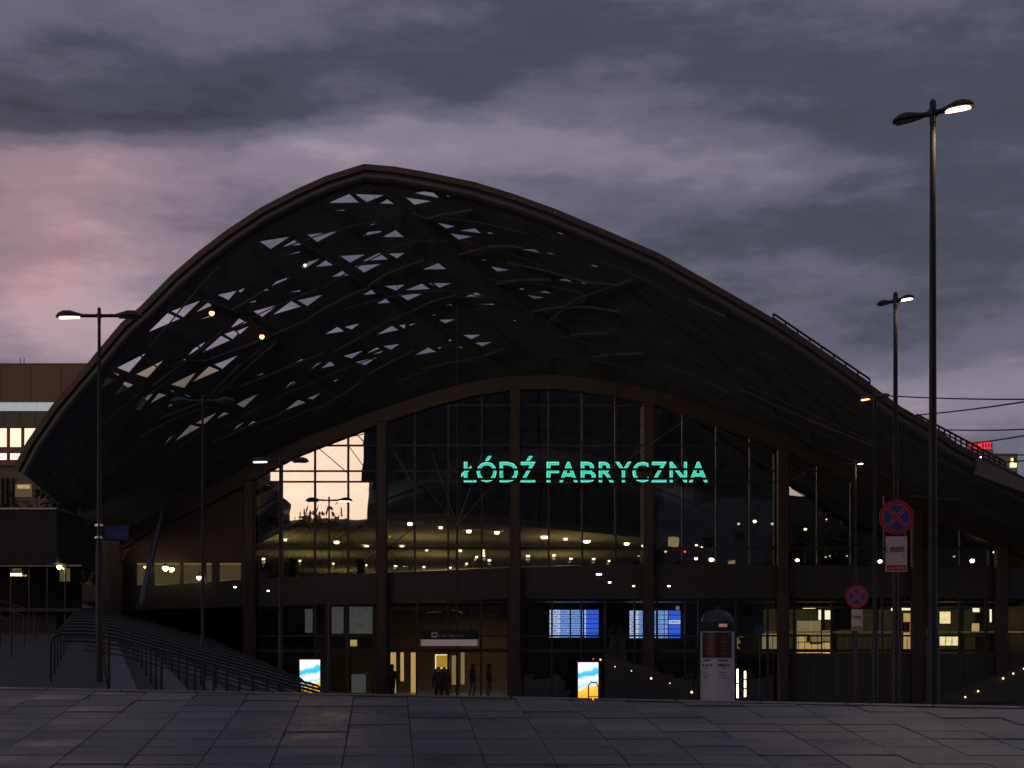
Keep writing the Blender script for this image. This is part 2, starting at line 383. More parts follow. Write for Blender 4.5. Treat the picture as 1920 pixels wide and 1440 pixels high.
HA = """1465,320,1580,272,1632,318;1628,270,1790,275,1690,312;1768,325,1812,300,1852,328;1455,368,1550,361,1550,369;1055,552,1220,527,1115,592;1185,582,1260,542,1292,572;1340,512,1505,495,1395,550
1665,520,1700,495,1772,488,1765,500;1785,525,1860,488,1905,525;1180,638,1285,612,1280,622;1300,700,1340,675,1410,657,1320,712;1385,705,1440,668,1482,695;1537,640,1675,632,1590,675;1665,668,1760,625,1810,660
1820,625,1915,622,1870,652;1478,765,1545,728,1573,755;1625,700,1770,688,1675,735;1115,820,1150,790,1232,762,1200,785;1060,850,1090,835,1095,848;800,872,905,850,860,900;918,847,965,827,935,857
1800,820,1915,812,1865,845;1665,872,1715,845,1740,868;1748,925,1800,898,1825,920;525,968,685,912,592,1000;660,978,735,920,752,942;385,1090,490,990,558,1020;1015,970,1155,935,1065,1000
1130,988,1232,915,1285,945;1280,905,1420,875,1335,935;875,1068,920,1018,966,1040;838,1108,890,1090,912,1108,885,1135;912,1088,988,1058,930,1106;615,1238,650,1195,725,1152,690,1190
705,1215,810,1125,860,1150;570,1272,600,1255,602,1265;200,1305,360,1228,265,1330;312,1345,465,1270,375,1363;780,1288,912,1240,825,1312;645,1392,740,1308,797,1330;520,1408,658,1345,595,1425
1438,1108,1510,1068,1552,1092;1555,1065,1645,1045,1600,1078;1750,1110,1835,1062,1875,1085;1880,1055,1920,1050,1915,1075;1550,1238,1665,1208,1600,1252;1668,1232,1745,1190,1765,1198;1700,1234,1790,1205,1770,1222
1790,1180,1885,1168,1835,1200;1625,1275,1750,1248,1680,1292;1080,1215,1135,1172,1120,1190;925,1345,1015,1275,1000,1290;985,1372,1070,1340,1060,1352;1340,1330,1390,1285,1428,1272;1418,1312,1470,1275,1490,1298
1230,1430,1250,1400,1275,1385;1490,1390,1540,1368,1500,1393;1235,1285,1305,1256,1300,1268;655,1030,745,998,740,1009;960,922,1025,906,1020,917;1195,862,1290,843,1285,854"""
HB = """390,290,540,310,440,330;437,262,500,253,550,260,583,290;618,278,640,275,683,295;575,440,685,460,630,473;705,487,800,475,838,503;655,505,785,522,705,540;872,492,930,505,885,507;1280,487,1355,513,1310,508
1068,598,1160,597,1187,620;1215,607,1300,633,1250,628;840,657,880,662,855,668;945,680,1060,690,1065,700;900,703,1012,722,935,732;490,720,580,685,625,718;525,802,658,803,585,830;385,845,480,808,525,838
348,870,480,868,400,903;732,888,810,860,850,887;1490,685,1555,703,1515,705;1295,783,1350,775,1390,797;1425,792,1500,808,1450,806;1060,828,1112,838,1080,843;1168,855,1225,850,1280,867;1115,872,1222,887,1155,895
587,1022,683,1020,625,1042;540,990,575,990,555,998;1025,1030,1040,1022,1055,1033;730,1113,835,1112,780,1137;805,1160,902,1155,845,1180;445,1232,520,1192,565,1215;630,1195,685,1172,655,1185;640,1150,650,1137,665,1152
700,1190,715,1182,732,1193;570,1190,605,1183,592,1197;585,935,660,929,660,936;730,928,910,925,905,933;145,462,200,442,195,453;400,1052,460,1038,420,1058"""
HC = """290,530,320,472,375,488;370,575,425,503,475,520;490,655,530,600,600,570,520,662;580,628,630,570,675,580;445,705,460,685,485,680;683,652,700,632,718,638;857,745,885,728,980,685,910,748
975,722,1020,682,1052,690;732,850,820,762,873,775;655,885,690,840,745,800;1105,630,1140,610,1225,575,1145,648;1390,668,1465,610,1512,625;1520,598,1605,565,1560,602;1072,798,1105,760,1158,735;1155,768,1195,735,1218,740
1535,430,1580,390,1615,377;1612,412,1655,380,1685,392;1375,550,1420,505,1460,488;1445,572,1500,550,1480,560;1680,490,1745,470,1690,494;350,440,395,455,390,463;690,543,725,555,720,561;775,569,820,583,815,589"""
HOLES = []
for txt, ox, oy in ((HA, 160, 280), (HB, 640, 280), (HC, 100, 560)):
    for it in txt.replace('\n', ';').split(';'):
        q = [float(c) for c in it.split(',')]; h_ = [(ox+q[i]/3.2, oy+q[i+1]/3.2) for i in range(0, len(q), 2)]; gx = sum(p[0] for p in h_)/len(h_); gy = sum(p[1] for p in h_)/len(h_)
        HOLES.append([(gx+(p[0]-gx)*1.16, gy+(p[1]-gy)*1.22) for p in h_])
station = tag(empty('railway_station', at(960, 1208, DB)-Vector((0, 0, E))), 'dark glass fronted railway station hall under a huge arched lattice canopy', 'railway station')
SL = Vector(station.location)
def P_(o):     # parent keeping world place
    o.parent = station; o.location = Vector(o.location)-SL; return o
# -- shell with triangular openings
pts = []; inside = lambda x, y, poly: sum(((poly[i][1] > y) != (poly[i-1][1] > y)) and (x < (poly[i-1][0]-poly[i][0])*(y-poly[i][1])/(poly[i-1][1]-poly[i][1])+poly[i][0]) for i in range(len(poly))) % 2
bnd = [px_of(S(u, 0)) for u in range(NU+1)]+[px_of(S(u, .998)) for u in range(NU, -1, -1)]
vin = [Vector(p)/100 for p in bnd]; faces = [list(range(len(bnd)))]
for h in HOLES:
    b = len(vin); vin += [Vector(p)/100 for p in h]; faces.append(list(range(b, b+len(h))))
for u in range(0, NU+1, 1):
    for v in range(1, 8): vin.append(Vector(px_of(S(u, v/8)))/100)
vo, eo, fo, ov, oe, of = delaunay_2d_cdt(vin, [], faces, 0, 1e-4)
uvs = [inv(v[0]*100, v[1]*100) for v in vo]
sh = MB(); sh.v = [tuple(S(*q)) for q in uvs]
for f, o_ in zip(fo, of):
    if 0 in o_ and not any(k > 0 for k in o_): sh.f.append(tuple(f))
shell = P_(sh.build('canopy_shell', m_shell))
md = shell.modifiers.new('thickness', 'SOLIDIFY'); md.thickness = .05; md.offset = 0
for h in HOLES:      # one skylight pane per opening
    cx = sum(p[0] for p in h)/len(h); cy = sum(p[1] for p in h)/len(h)
    A = abs(sum(h[i][0]*h[(i+1) % len(h)][1]-h[(i+1) % len(h)][0]*h[i][1] for i in range(len(h))))/2
    c = S(*inv(cx, cy)); v3 = []
    for p in h:
        q = inv(cx+(p[0]-cx)*1.04, cy+(p[1]-cy)*1.04); v3.append(S(*q)+nrm(*q)*.03-c)
    n = len(v3); mb = MB(); mb.add(v3+[v+Vector((0, 0, .02)) for v in v3], [tuple(range(n)), tuple(range(2*n-1, n-1, -1))]+[(i, (i+1) % n, (i+1) % n+n, i+n) for i in range(n)])
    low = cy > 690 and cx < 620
    o = mb.build('skylight_pane', m_skyl_sunset if low else m_skyl); o.location = c; P_(o)
# -- pipes of the lattice, just under the shell
def inhole(p, k=1.1):
    for h in HOLES:
        if abs(h[0][0]-p[0]) > 60 or abs(h[0][1]-p[1]) > 50: continue
        cx = sum(q[0] for q in h)/len(h); cy = sum(q[1] for q in h)/len(h)
        if inside(cx+(p[0]-cx)/k, cy+(p[1]-cy)/k, h): return True
    return False
def pipes(P3, r):
    """a pipe along P3, left out where it would cross an opening's middle"""
    keep = [not inhole(px_of(p), .75) for p in P3]; run = []
    for p, k in list(zip(P3, keep))+[(None, False)]:
        if k: run.append(p); continue
        if len(run) > 2: P_(MB().tube(run, r, 8).build('lattice_pipe', m_beam, smooth=True))
        run = []
BE = """A 860,935,960,880,1040,830;A 640,865,760,900,860,935,980,1010,1110,1090;A 1285,1010,1400,940,1510,880,1600,835,1700,800;A 1250,515,1330,560,1400,600,1530,690,1660,780;A 380,1390,500,1300,590,1235,700,1150,800,1060
A 770,1440,900,1330,1030,1210,1130,1130;A 590,1235,700,1240,900,1170,1100,1090,1285,1010;B 470,430,560,500,650,560,710,600;B 710,600,790,575,900,548,1020,543,1190,570;B 760,640,850,710,930,775;B 930,775,1010,757,1090,748,1270,745
B 930,775,1040,860,1135,935;B 1135,940,1240,920,1330,910,1500,908,1700,940;B 150,790,260,720,380,670,480,640;B 420,940,520,890,700,838;B 430,345,520,380,620,355,800,325;B 150,1320,280,1250,430,1175
B 850,1210,920,1185,990,1160;B 1000,640,1240,690,1400,735,1500,760,1680,775;B 1250,1000,1400,870,1600,800,1780,735;B 1500,1215,1640,1192,1840,1188;B 1380,1080,1500,1070,1620,1068;B 240,1020,100,1100,-60,1190
B 480,1290,640,1250,780,1230;C 560,540,660,470,760,350;C 620,690,880,590,1060,490;C 890,585,1000,470,1100,370;C 1550,655,1700,560,1840,470;C 940,830,1200,720,1400,640;C 500,800,700,690,900,620;C 1100,500,1350,400,1600,300
D 1430,880,1470,960,1540,1010;D 1540,970,1640,1090,1850,1200,2050,1290;D 1120,760,1330,850,1540,960;D 1270,800,1500,905,1740,1000;D 1640,1090,1840,1150,2000,1160;D 1180,560,1400,660,1580,760
D 1100,900,1350,1010,1540,1090""".replace('\n', ';')
OFF = {'A': (160, 280, 3.2), 'B': (640, 280, 3.2), 'C': (100, 560, 3.2), 'D': (560, 200, 1.6)}
inD = lambda p: inside(p[0], p[1], bnd)
for it in BE.split(';'):
    k, q = it.strip().split(' '); q = [float(c) for c in q.split(',')]; ox, oy, s_ = OFF[k]
    pp = [(ox+q[i]/s_, oy+q[i+1]/s_) for i in range(0, len(q), 2)]; fine = []
    for a, b in zip(pp, pp[1:]):
        for t in range(4): fine.append((a[0]+(b[0]-a[0])*t/4, a[1]+(b[1]-a[1])*t/4))
    fine.append(pp[-1]); P3 = []
    for p in fine:
        if not inD(p): continue
        q_ = inv(*p); P3.append(S(*q_)-nrm(*q_)*.30)
    pipes(P3, .06)
def pipe_run(uvl, r, off):
    run = []
    for u, v in uvl+[(None, None)]:
        if u is not None:
            P = S(u, v)-nrm(u, v)*off
            run.append(P); continue
        if len(run) > 3: P_(MB().tube(run, r, 6).build('lattice_pipe', m_beam, smooth=True))
        run = []
for v in (.10, .27, .44, .63, .84):
    for u0 in range(0, NU-8, 9):
        pipe_run([(.4+u0+u*.8, v+.05*sin(u0*1.7+v*9)+.012*u*sin(u0+v*20)*.7) for u in range(random.randint(7, 12)) if .4+u0+u*.8 < NU-.5], .028, .30)
DIAG = """225,640,300,690,378,743,459,766;290,590,360,640,440,690,520,735;350,550,429,572,504,621,575,690,650,735;455,440,520,500,600,575,680,650,735,710;540,430,597,464,682,527,774,574,905,660,960,690
600,375,690,440,780,505,870,570,950,630,1000,680;700,345,774,388,862,467,931,522,995,574,1100,650;860,380,960,450,1060,520,1160,590,1260,680;980,410,1100,490,1220,570,1340,660,1440,760;1150,500,1270,580,1400,670,1500,760;1330,590,1430,670,1540,750,1620,830"""
for k, it in enumerate(DIAG.replace('\n', ';').split(';')):
    q = [float(c) for c in it.split(',')]; pp = [(q[i], q[i+1]) for i in range(0, len(q), 2)]; P3 = []
    for a, b in zip(pp, pp[1:]):
        for t in range(4):
            p = (a[0]+(b[0]-a[0])*t/4, a[1]+(b[1]-a[1])*t/4)
            if inD(p): q_ = inv(*p); P3.append(S(*q_)-nrm(*q_)*.16)
    pipes(P3, .06 if k in (2, 4, 6) else .035)
# -- front rim: brown fascia sheet and the big round edge pipe
fo_ = [at(x, y, DF) for x, y in FR]; fi = [at(x, y, DF) for x, y in inset(FR, 11)]
for i in range(len(FR)-1):     # folded fascia lengths, one per kink
    a, b, c, d = fo_[i], fo_[i+1], fi[i+1], fi[i]
    mb = MB(); g_ = .012 if i else 0
    t = (b-a).normalized()*g_
    mb.add([a+t, b, c, d+t]+[p+Vector((0, .5, .12)) for p in (a+t, b, c, d+t)], [(0, 1, 2, 3), (7, 6, 5, 4), (0, 4, 5, 1), (1, 5, 6, 2), (2, 6, 7, 3), (3, 7, 4, 0)])
    P_(mb.build('fascia_sheet', m_fascia))
P_(MB().tube([at(x, y, DF+.15) for x, y in inset(FR, 13.5)], .08, 6).build('gutter', m_steel, smooth=True))
P_(MB().tube([at(x, y, DF+.28) for x, y in inset(FR[:14], 24)], .21, 14).build('edge_pipe', m_rim, smooth=True))
P_(MB().tube([at(x, y, DF+.28) for x, y in inset(FR[13:], 24)], .23, 14).build('edge_pipe', m_rim, smooth=True))
# upper skin over the rim to the ridge, seen only from above
# grey end soffit on the right
mb = MB(); q = [(1832, 866), (1925, 912), (2010, 950), (2010, 975), (1925, 928), (1832, 892)]
q = [(1831, 858), (1925, 903), (2010, 940), (2010, 965), (1925, 925), (1831, 890)]
fr_ = [at(x, y, DF-.12) for x, y in q]; bk_ = [p+Vector((0, .35, 0)) for p in fr_]
mb.add(fr_+bk_, [tuple(range(6)), tuple(range(11, 5, -1))]+[(i, (i+1) % 6, (i+1) % 6+6, i+6) for i in range(6)]); P_(mb.build('end_soffit', m_grey))
# -- roof railings on the right slope
for (a, b, n_) in (((1450, 588), (1631, 711), 8), ((1719, 777), (1885, 866), 16)):
    mb = MB(); A_, B_ = at(a[0], a[1], 62), at(b[0], b[1], 62)
    mb.tube([A_, B_], .045, 6); mb.tube([A_-Vector((0, 0, .16)), B_-Vector((0, 0, .16))], .03, 6)
    for k in range(n_+1): p = A_.lerp(B_, k/n_); mb.tube([p, p-Vector((0, 0, .7))], .035, 6)
    P_(mb.build('roof_railing', m_steel))
# -- hall roof behind the glass front and side walls
mb = MB(); n = len(AR); r3 = [at(x, y-3, DB+.5) for x, y in AR]
mb.v = [tuple(p) for p in r3]+[(p.x, 150, p.z) for p in r3]+[(p.x, DB+.5, p.z+.5) for p in r3]+[(p.x, 150, p.z+.5) for p in r3]
for i in range(n-1): mb.f += [(i, i+1, n+i+1, n+i), (2*n+i, 3*n+i, 3*n+i+1, 2*n+i+1), (i, 2*n+i, 2*n+i+1, i+1), (n+i, n+i+1, 3*n+i+1, 3*n+i)]
P_(mb.build('hall_roof', m_shell))
for yr in (75, 79, 84, 90, 97, 106, 118):
    P_(MB().tube([(p.x*.995, yr, p.z-.35) for p in r3], .16, 6).build('added_roof_rib', m_beam, smooth=True))  # ribs added for the faint mirrored lattice lines in the upper glass
for k in (4, 7, 10, 13, 16): P_(MB().tube([(r3[k].x, 73.5, r3[k].z-.4), (r3[k].x, 140, r3[k].z-.4)], .12, 6).build('purlin', m_beam))
for x, nm in ((r3[0].x, 'side_wall'), (r3[-1].x, 'side_wall')):
    P_(MB().box(x-.15, x+.15, DB+.6, 150, 0, r3[0].z if x < 0 else r3[-1].z).build(nm, m_brown))
P_(MB().box(r3[0].x, r3[-1].x, 149.6, 150, 0, 17).build('back_wall', m_band))
# -- arch beam of the glass front (short straight steel lengths)
lo = inset(AR, 27)
for i in range(len(AR)-1):
    a, b, c, d = at(*AR[i], DB-.3), at(*AR[i+1], DB-.3), at(*lo[i+1], DB-.3), at(*lo[i], DB-.3)
    mb = MB(); mb.add([a, b, c, d]+[p+Vector((0, .5, 0)) for p in (a, b, c, d)], [(0, 1, 2, 3), (7, 6, 5, 4), (0, 4, 5, 1), (1, 5, 6, 2), (2, 6, 7, 3), (3, 7, 4, 0)])
    P_(mb.build('arch_beam', m_arch))
def arch_y(x, k=0):
    pts_ = lo if k else AR
    for a, b in zip(pts_, pts_[1:]):
        if a[0] <= x <= b[0]: return a[1]+(b[1]-a[1])*(x-a[0])/(b[0]-a[0])
    return 1012
# -- columns
for x in (215, 466, 715, 966, 1217, 1470, 1722, 1880):
    top = 1012 if x == 215 else arch_y(x, 1)-4
    w = 10.5
    mb = MB(); a = at(x-w, 1330, DB-.75); b = at(x+w, top, DB-.75)
    mb.bevbox(a.x, b.x, DB-.75, DB-.25, 0, b.z, .05); P_(mb.build('column', m_arch if x < 1200 else m_arch))
# -- band between the storeys: top edge and lower edge follow the photographed rise
BT = [(200, 1104), (470, 1086), (715, 1074), (966, 1064), (1217, 1057), (1470, 1059), (1722, 1062), (1955, 1064)]
BB = [(200, 1146), (470, 1137), (715, 1131), (966, 1122), (1217, 1122), (1470, 1121), (1722, 1121), (1955, 1122)]
for i in range(len(BT)-1):
    a, b, c, d = at(*BT[i], DB-.12), at(*BT[i+1], DB-.12), at(*BB[i+1], DB-.12), at(*BB[i], DB-.12)
    mb = MB(); b_ = Vector((-.012, 0, 0))
    mb.add([a, b+b_, c+b_, d]+[p+Vector((0, .5, 0)) for p in (a, b+b_, c+b_, d)], [(0, 1, 2, 3), (7, 6, 5, 4), (0, 4, 5, 1), (1, 5, 6, 2), (2, 6, 7, 3), (3, 7, 4, 0)])
    P_(mb.build('band_panel', m_band))
def lerp_y(pts_, x):
    for a, b in zip(pts_, pts_[1:]):
        if a[0] <= x <= b[0]: return a[1]+(b[1]-a[1])*(x-a[0])/(b[0]-a[0])
    return pts_[0][1] if x < pts_[0][0] else pts_[-1][1]
# -- left solid bay with its strip of low windows
poly = [(228, 1055)]+[(x, y+2) for x, y in lo if 228 < x < 456]+[(456, arch_y(456, 1)+2), (456, 1055)]
mb = MB(); mb.prism_y([(at(x, y, DB).x, at(x, y, DB).z) for x, y in poly], DB, DB+.25); P_(mb.build('cladding_wall', m_brown))
for (xa, xb) in ((256, 276), (289, 337), (343, 380), (386, 397), (411, 452)):
    P_(boxpx('clerestory_pane', m_glassl, None, xa, xb, 1059, lerp_y(BT, xb)+1, DB+.05, DB+.09))
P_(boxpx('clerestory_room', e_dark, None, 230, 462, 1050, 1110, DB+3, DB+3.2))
for (xa, xb) in ((228, 256), (276, 289), (337, 343), (380, 386), (397, 411), (452, 460)):
    P_(boxpx('mullion', m_mull, None, xa, xb, 1055, lerp_y(BT, xb)+3, DB-.02, DB+.14))
# -- glazing grid
COLS = [466, 715, 966, 1217, 1470, 1722, 1880]
vx = []
for a, b in zip(COLS, COLS[1:]):
    n_ = 4 if b-a > 200 else 2
    vx += [a+(b-a)*k/n_ for k in range(n_)]
vx.append(1880)
hy = [835, 883, 903, 1028]
def panes(xs, top_fn, ys, bot_fn, m, d):
    for xa, xb in zip(xs, xs[1:]):
        lv = [-9999]+[y for y in ys]+[9999]
        reg = [(xa, bot_fn(xa))]+[(xa, top_fn(xa))]+[(x, top_fn(x)) for x in (xa+(xb-xa)*t/4 for t in (1, 2, 3))]+[(xb, top_fn(xb)), (xb, bot_fn(xb))]
        for ya, yb2 in zip(lv, lv[1:]):
            q = clip(clip(reg, lambda p: p[1]-ya-1), lambda p: yb2-1-p[1])
            if len(q) < 3: continue
            if max(p[1] for p in q)-min(p[1] for p in q) < 3: continue
            w = [at(x, y, d) for x, y in q]; c = sum(w, Vector())/len(w)
            mb = MB(); mb.prism_y([(p.x-c.x, p.z-c.z) for p in w], 0, .012)
            o = mb.build('glass_pane', m); o.location = c
            o.rotation_euler = (random.gauss(0, .0016), 0, random.gauss(0, .0016)); P_(o)
panes(vx, lambda x: arch_y(x, 1)+1, hy, lambda x: lerp_y(BT, x)-1, m_glass, DB+.05)
for x in vx:
    if x in COLS: continue
    a = at(x-1.8, lerp_y(BT, x), DB-.02); b = at(x+1.8, arch_y(x, 1), DB-.02)
    P_(MB().box(a.x, b.x, DB-.05, DB+.16, a.z, b.z).build('mullion', m_mull))
for y in hy+[760, 700]:
    xs_ = [x for x in range(466, 1880, 4) if arch_y(x, 1) < y]
    if not xs_: continue
    for ca, cb in zip(COLS, COLS[1:]):
        q = [x for x in xs_ if ca+8 <= x <= cb-8]
        if len(q) < 6: continue
        h = 2.2 if y == 1028 else 1.5
        P_(boxpx('transom', m_mull, None, q[0], q[-1], y-h, y+h, DB-.03, DB+.12))
# lower storey glazing
ly = [1192, 1220]
lowx = [466, 527, 590, 612, 649, 700, 730, 781, 840, 902, 953, 981, 1035, 1090, 1135, 1190, 1232, 1285, 1310, 1380, 1440, 1490, 1560, 1600, 1655, 1688, 1735, 1800, 1850, 1880]
for xa, xb in zip(lowx, lowx[1:]):
    for ya, yb2 in ((lerp_y(BB, xa), 1190.5), (1193.5, 1218), (1222, 1330)):
        if xa > 1480 and ya == 1222: continue
        w0 = at(xa+1.2, yb2, DB+.05); w1_ = at(xb-1.2, ya, DB+.05)
        mb = MB().box(-(w1_.x-w0.x)/2, (w1_.x-w0.x)/2, 0, .012, 0, w1_.z-max(w0.z, .05)); o = mb.build('glass_pane', m_glassl)
        o.location = ((w0.x+w1_.x)/2, DB+.05, max(w0.z, .05)); o.rotation_euler = (0, 0, random.gauss(0, .004)); P_(o)
for x in lowx:
    P_(boxpx('door_post' if 600 < x < 960 else 'mullion', m_mull, None, x-1.7, x+1.7, lerp_y(BB, x), 1317, DB-.04, DB+.14))
for y, h in ((1192, 1.6), (1220, 3.2)):
    P_(boxpx('transom', m_mull, None, 478, 1880, y-h, y+h, DB-.1, DB+.2))
# door leaves in the lit entrances
for (xa, xb) in ((618, 648), (652, 690), (806, 840), (843, 864), (872, 898), (1000, 1034), (1038, 1072)):
    a = at(xa, 1315, DB-.1); b = at(xb, 1225, DB-.1); e_ = empty('door'); P_(e_)
    mb = MB(); z0, z1, w = .06, b.z, .07
    mb.box(a.x, a.x+w, DB-.13, DB-.08, z0, z1).box(b.x-w, b.x, DB-.13, DB-.08, z0, z1).box(a.x+w, b.x-w, DB-.13, DB-.08, z1-w, z1).box(a.x+w, b.x-w, DB-.13, DB-.08, z0, z0+.14)
    o = mb.build('door_frame', m_mull, e_); o.location = -SL
    o = MB().box(a.x+w, b.x-w, DB-.11, DB-.1, z0+.15, z1-w).build('door_glass', m_glassl, e_); o.location = -SL
    o = MB().tube([(b.x-w-.06, DB-.2, .9), (b.x-w-.06, DB-.2, 1.5)], .018, 6).build('handle', m_polel, e_); o.location = -SL
# parapet wall right of the entrances, below the raised shop level
P_(boxpx('plinth_wall', m_concd, None, 1478, 1960, 1227, 1319, DB-.05, DB+.3))
for k in range(11): P_(boxpx('plinth_panel', m_concd, None, 1480+k*41, 1519.5+k*41, 1229, 1319, DB-.09, DB-.055))
# stair flank with handrail lights
q = [(1136, 1228), (1215, 1252), (1300, 1284), (1312, 1318), (1136, 1318)]
mb = MB(); mb.prism_y([(at(x, y, 70).x, at(x, y, 70).z) for x, y in q], 70, 70.6); P_(mb.build('stair_flank', m_concd))
q = [(1730, 1317), (1905, 1255), (1960, 1235), (1960, 1317)]
mb = MB(); mb.prism_y([(at(x, y, 69).x, at(x, y, 69).z) for x, y in q], 69, 69.5); P_(mb.build('stair_flank', m_concd))
for (x, y, s_, m) in ((1221, 1272, 3.2, e_lampw), (1297, 1298, 3.4, e_lampw), (1153, 1250, 1.6, e_led), (1184, 1258, 1.6, e_led), (1256, 1281, 1.6, e_led), (1126, 1237, 2.6, e_lampw),
                      (1810, 1307, 2.6, e_lampw), (1834, 1296, 2.8, e_lampw), (1881, 1272, 3, e_lampw), (1900, 1263, 2.6, e_lampw), (1920, 1254, 2.8, e_lampo)):
    p = at(x, y, 68.9); r = s_*68.9/F
    r *= .62; P_(MB().lathe([(r*.4, -r), (r*.9, -r*.5), (r, .2*r), (r*.7, r)], 8, p).build('stair_light', e_stair)); P_(MB().lathe([(r*1.5, r), (r*1.2, r*1.8), (r*.5, r*2.2)], 8, p).build('lamp_cap', m_mull))
# ---- interior: mezzanine ceiling with recessed lights
ZC = 8.55
def dz(py, z=ZC): return (z-E)*F/(1208-py)
edge = [(480, 1022), (540, 992), (600, 968), (680, 966), (760, 963), (840, 968), (960, 984), (1080, 996), (1206, 1009), (1212, 1040)]
mb = MB(); fr_ = []
for x, y in edge: d = dz(y); p = at(x, y, d); fr_.append((p.x, max(d, 72.9), ZC))
for x, y in ((480, 1022), (400, 1022)): pass
fr_ = [(-18.5, 96, ZC)]+fr_
bk = [(x, 146, ZC) for x, _, _ in fr_]; n = len(fr_)
mb.v = fr_+bk+[(x, y, z+.35) for x, y, z in fr_+bk]
for i in range(n-1): mb.f += [(i, i+1, n+i+1, n+i), (2*n+i, 3*n+i, 3*n+i+1, 2*n+i+1), (i, 2*n+i, 2*n+i+1, i+1)]
ceil = P_(mb.build('ceiling', m_ceil))
DLS = [(1315,890,7),(1545,917,6),(1757,945,7),(380,1008,5),(350,1016,3),(765,1028,7),(990,1057,6),(1257,1058,6),(1440,1085,4),(1692,1090,5),(217,1152,5),(242,1210,6),(487,1167,5),(985,1198,4),(1207,1205,5),(1420,1212,4),(1618,1217,4),(478,1274,4),(740,1187,3)]
DL = [(440+x/4, 760+y/4, s_) for x, y, s_ in DLS]+[(840+x/4, 760+y/4, s_) for x, y, s_ in ((367,955,7),(725,990,11),(883,1003,6),(1040,1022,11),(1342,1040,7),(1462,1055,4),(600,1130,6),(795,1125,5),(922,1150,5),(1093,1152,5),(1208,1167,4),(265,1085,3),(265,1105,4),(265,1125,6),(310,1162,5),(215,1138,4),(140,1187,4))]
for x, y, s_ in DL:
    d = dz(y, ZC-.05); p = at(x, y, d); r = s_*.62*d/F
    o = MB().lathe([(r*1.0, .03), (r, -.03), (r*.8, -.09)], 10, (0, 0, 0)).build('downlight', e_lamp if s_ > 6 else e_lampw, ceil); o.location = (p.x, p.y, ZC-.03)
def area(name, loc, sx, sy, pw, col, up=True, rot=None):
    l = bpy.data.lights.new(name, 'AREA'); l.shape = 'RECTANGLE'; l.size = sx; l.size_y = sy; l.energy = pw; l.color = col
    o = bpy.data.objects.new(name, l); COL.objects.link(o); o.location = loc
    o.rotation_euler = rot if rot else ((pi, 0, 0) if up else (0, 0, 0)); return o
for x in (-8, 2, 10): area('unseen_uplight', (x, 108, 10.6), 1, 6, 40, (.95, 1, .85))  # unseen area lights added to lift the dark hall roof
for x in (-13, -5, 3):
    for y in (84, 100, 122): area('unseen_uplight', (x, y, 5.9), 1.2, 5, 105, (1, .74, .36))  # unseen area lights added to brighten the ceiling from below
# beams hanging from that ceiling
for x, y in ((549, 1052), (676, 1058)):
    P_(boxpx('ceiling_duct', m_mull, None, x-6, x+6, 1048, 1090, 78, 79))
# deck of the mezzanine and ground floor rooms
P_(MB().box(-21, 25, DB+.5, DB+4, 4.75, 5.5).build('mezzanine_deck', m_band))
P_(MB().box(-21, 25, DB+4, 146, 4.6, 4.9).build('mezzanine_deck', m_concd))
P_(MB().box(-12, .2, 94, 94.3, 0, 4.6).build('ticket_wall', mat('ochre wall panel', (.26, .19, .09), .6, scale=1)))
P_(MB().box(.2, 13, 80, 80.3, 0, 4.7).build('dark_partition', m_band))
P_(MB().box(-21, 25, DB+.25, 146, .0, .05).build('hall_floor', mat('polished hall floor', (.2, .17, .11), .35, scale=1, bump=.02)))
for x in (-8, -3.5): area('hall_lamp', (x, 82, 4.5), 2, 2, 50, (1, .72, .34), up=False)
area('hall_lamp', (-2, 90, 4.5), 3, 1.5, 50, (1, .7, .34), up=False)
# ================================================================ THINGS IN THE HALL
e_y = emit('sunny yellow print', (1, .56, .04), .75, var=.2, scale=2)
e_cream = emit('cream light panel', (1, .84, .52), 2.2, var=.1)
e_wood = emit('lit oak board', (.85, .52, .17), 1.0, base=(.4, .25, .1), var=.35, scale=1.2)  # room lamplight put into the boards' own glow
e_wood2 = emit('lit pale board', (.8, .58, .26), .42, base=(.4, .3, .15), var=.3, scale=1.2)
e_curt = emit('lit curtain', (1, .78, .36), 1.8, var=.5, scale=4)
e_dim = emit('glowing olive wall', (.5, .4, .15), .05, base=(.2, .16, .08), var=.4, scale=.8)  # faint room light put into the wall's own glow
m_wood = mat('oak cupboard', (.32, .20, .09), .5, scale=2, stretch=(1, 1, .2))
m_redp = mat('red panel', (.35, .06, .04), .5)
def thing_box(name, label, cat, m, x0, x1, y0, y1, d, th=.08, group=None, framem=None):
    a = at(x0, y1, d); b = at(x1, y0, d); t = tag(empty(name, (a.x/2+b.x/2, d, a.z)), label, cat, group)
    w = (b.x-a.x)/2; h = b.z-a.z; f = min(.05, w*.2)
    MB().bevbox(-w+f, w-f, 0, th, f, h-f, min(.01, th*.2)).build('panel', m, t)
    MB().box(-w, -w+f, -.01, th, 0, h).box(w-f, w, -.01, th, 0, h).box(-w+f, w-f, -.01, th, 0, f).box(-w+f, w-f, -.01, th, h-f, h).build('frame', framem or m_mull, t)
    return t
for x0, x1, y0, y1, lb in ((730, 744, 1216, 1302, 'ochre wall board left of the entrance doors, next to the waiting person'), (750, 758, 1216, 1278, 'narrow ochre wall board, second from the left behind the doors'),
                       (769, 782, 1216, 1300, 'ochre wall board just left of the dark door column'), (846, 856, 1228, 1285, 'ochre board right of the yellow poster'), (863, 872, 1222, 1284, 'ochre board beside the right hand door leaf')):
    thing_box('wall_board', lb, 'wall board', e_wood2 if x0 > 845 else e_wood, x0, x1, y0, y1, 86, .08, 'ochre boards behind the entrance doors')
thing_box('poster', 'square sunny yellow illuminated poster seen through the entrance doors', 'poster', e_y, 816, 840, 1227, 1254, 84, .08, framem=e_cream)
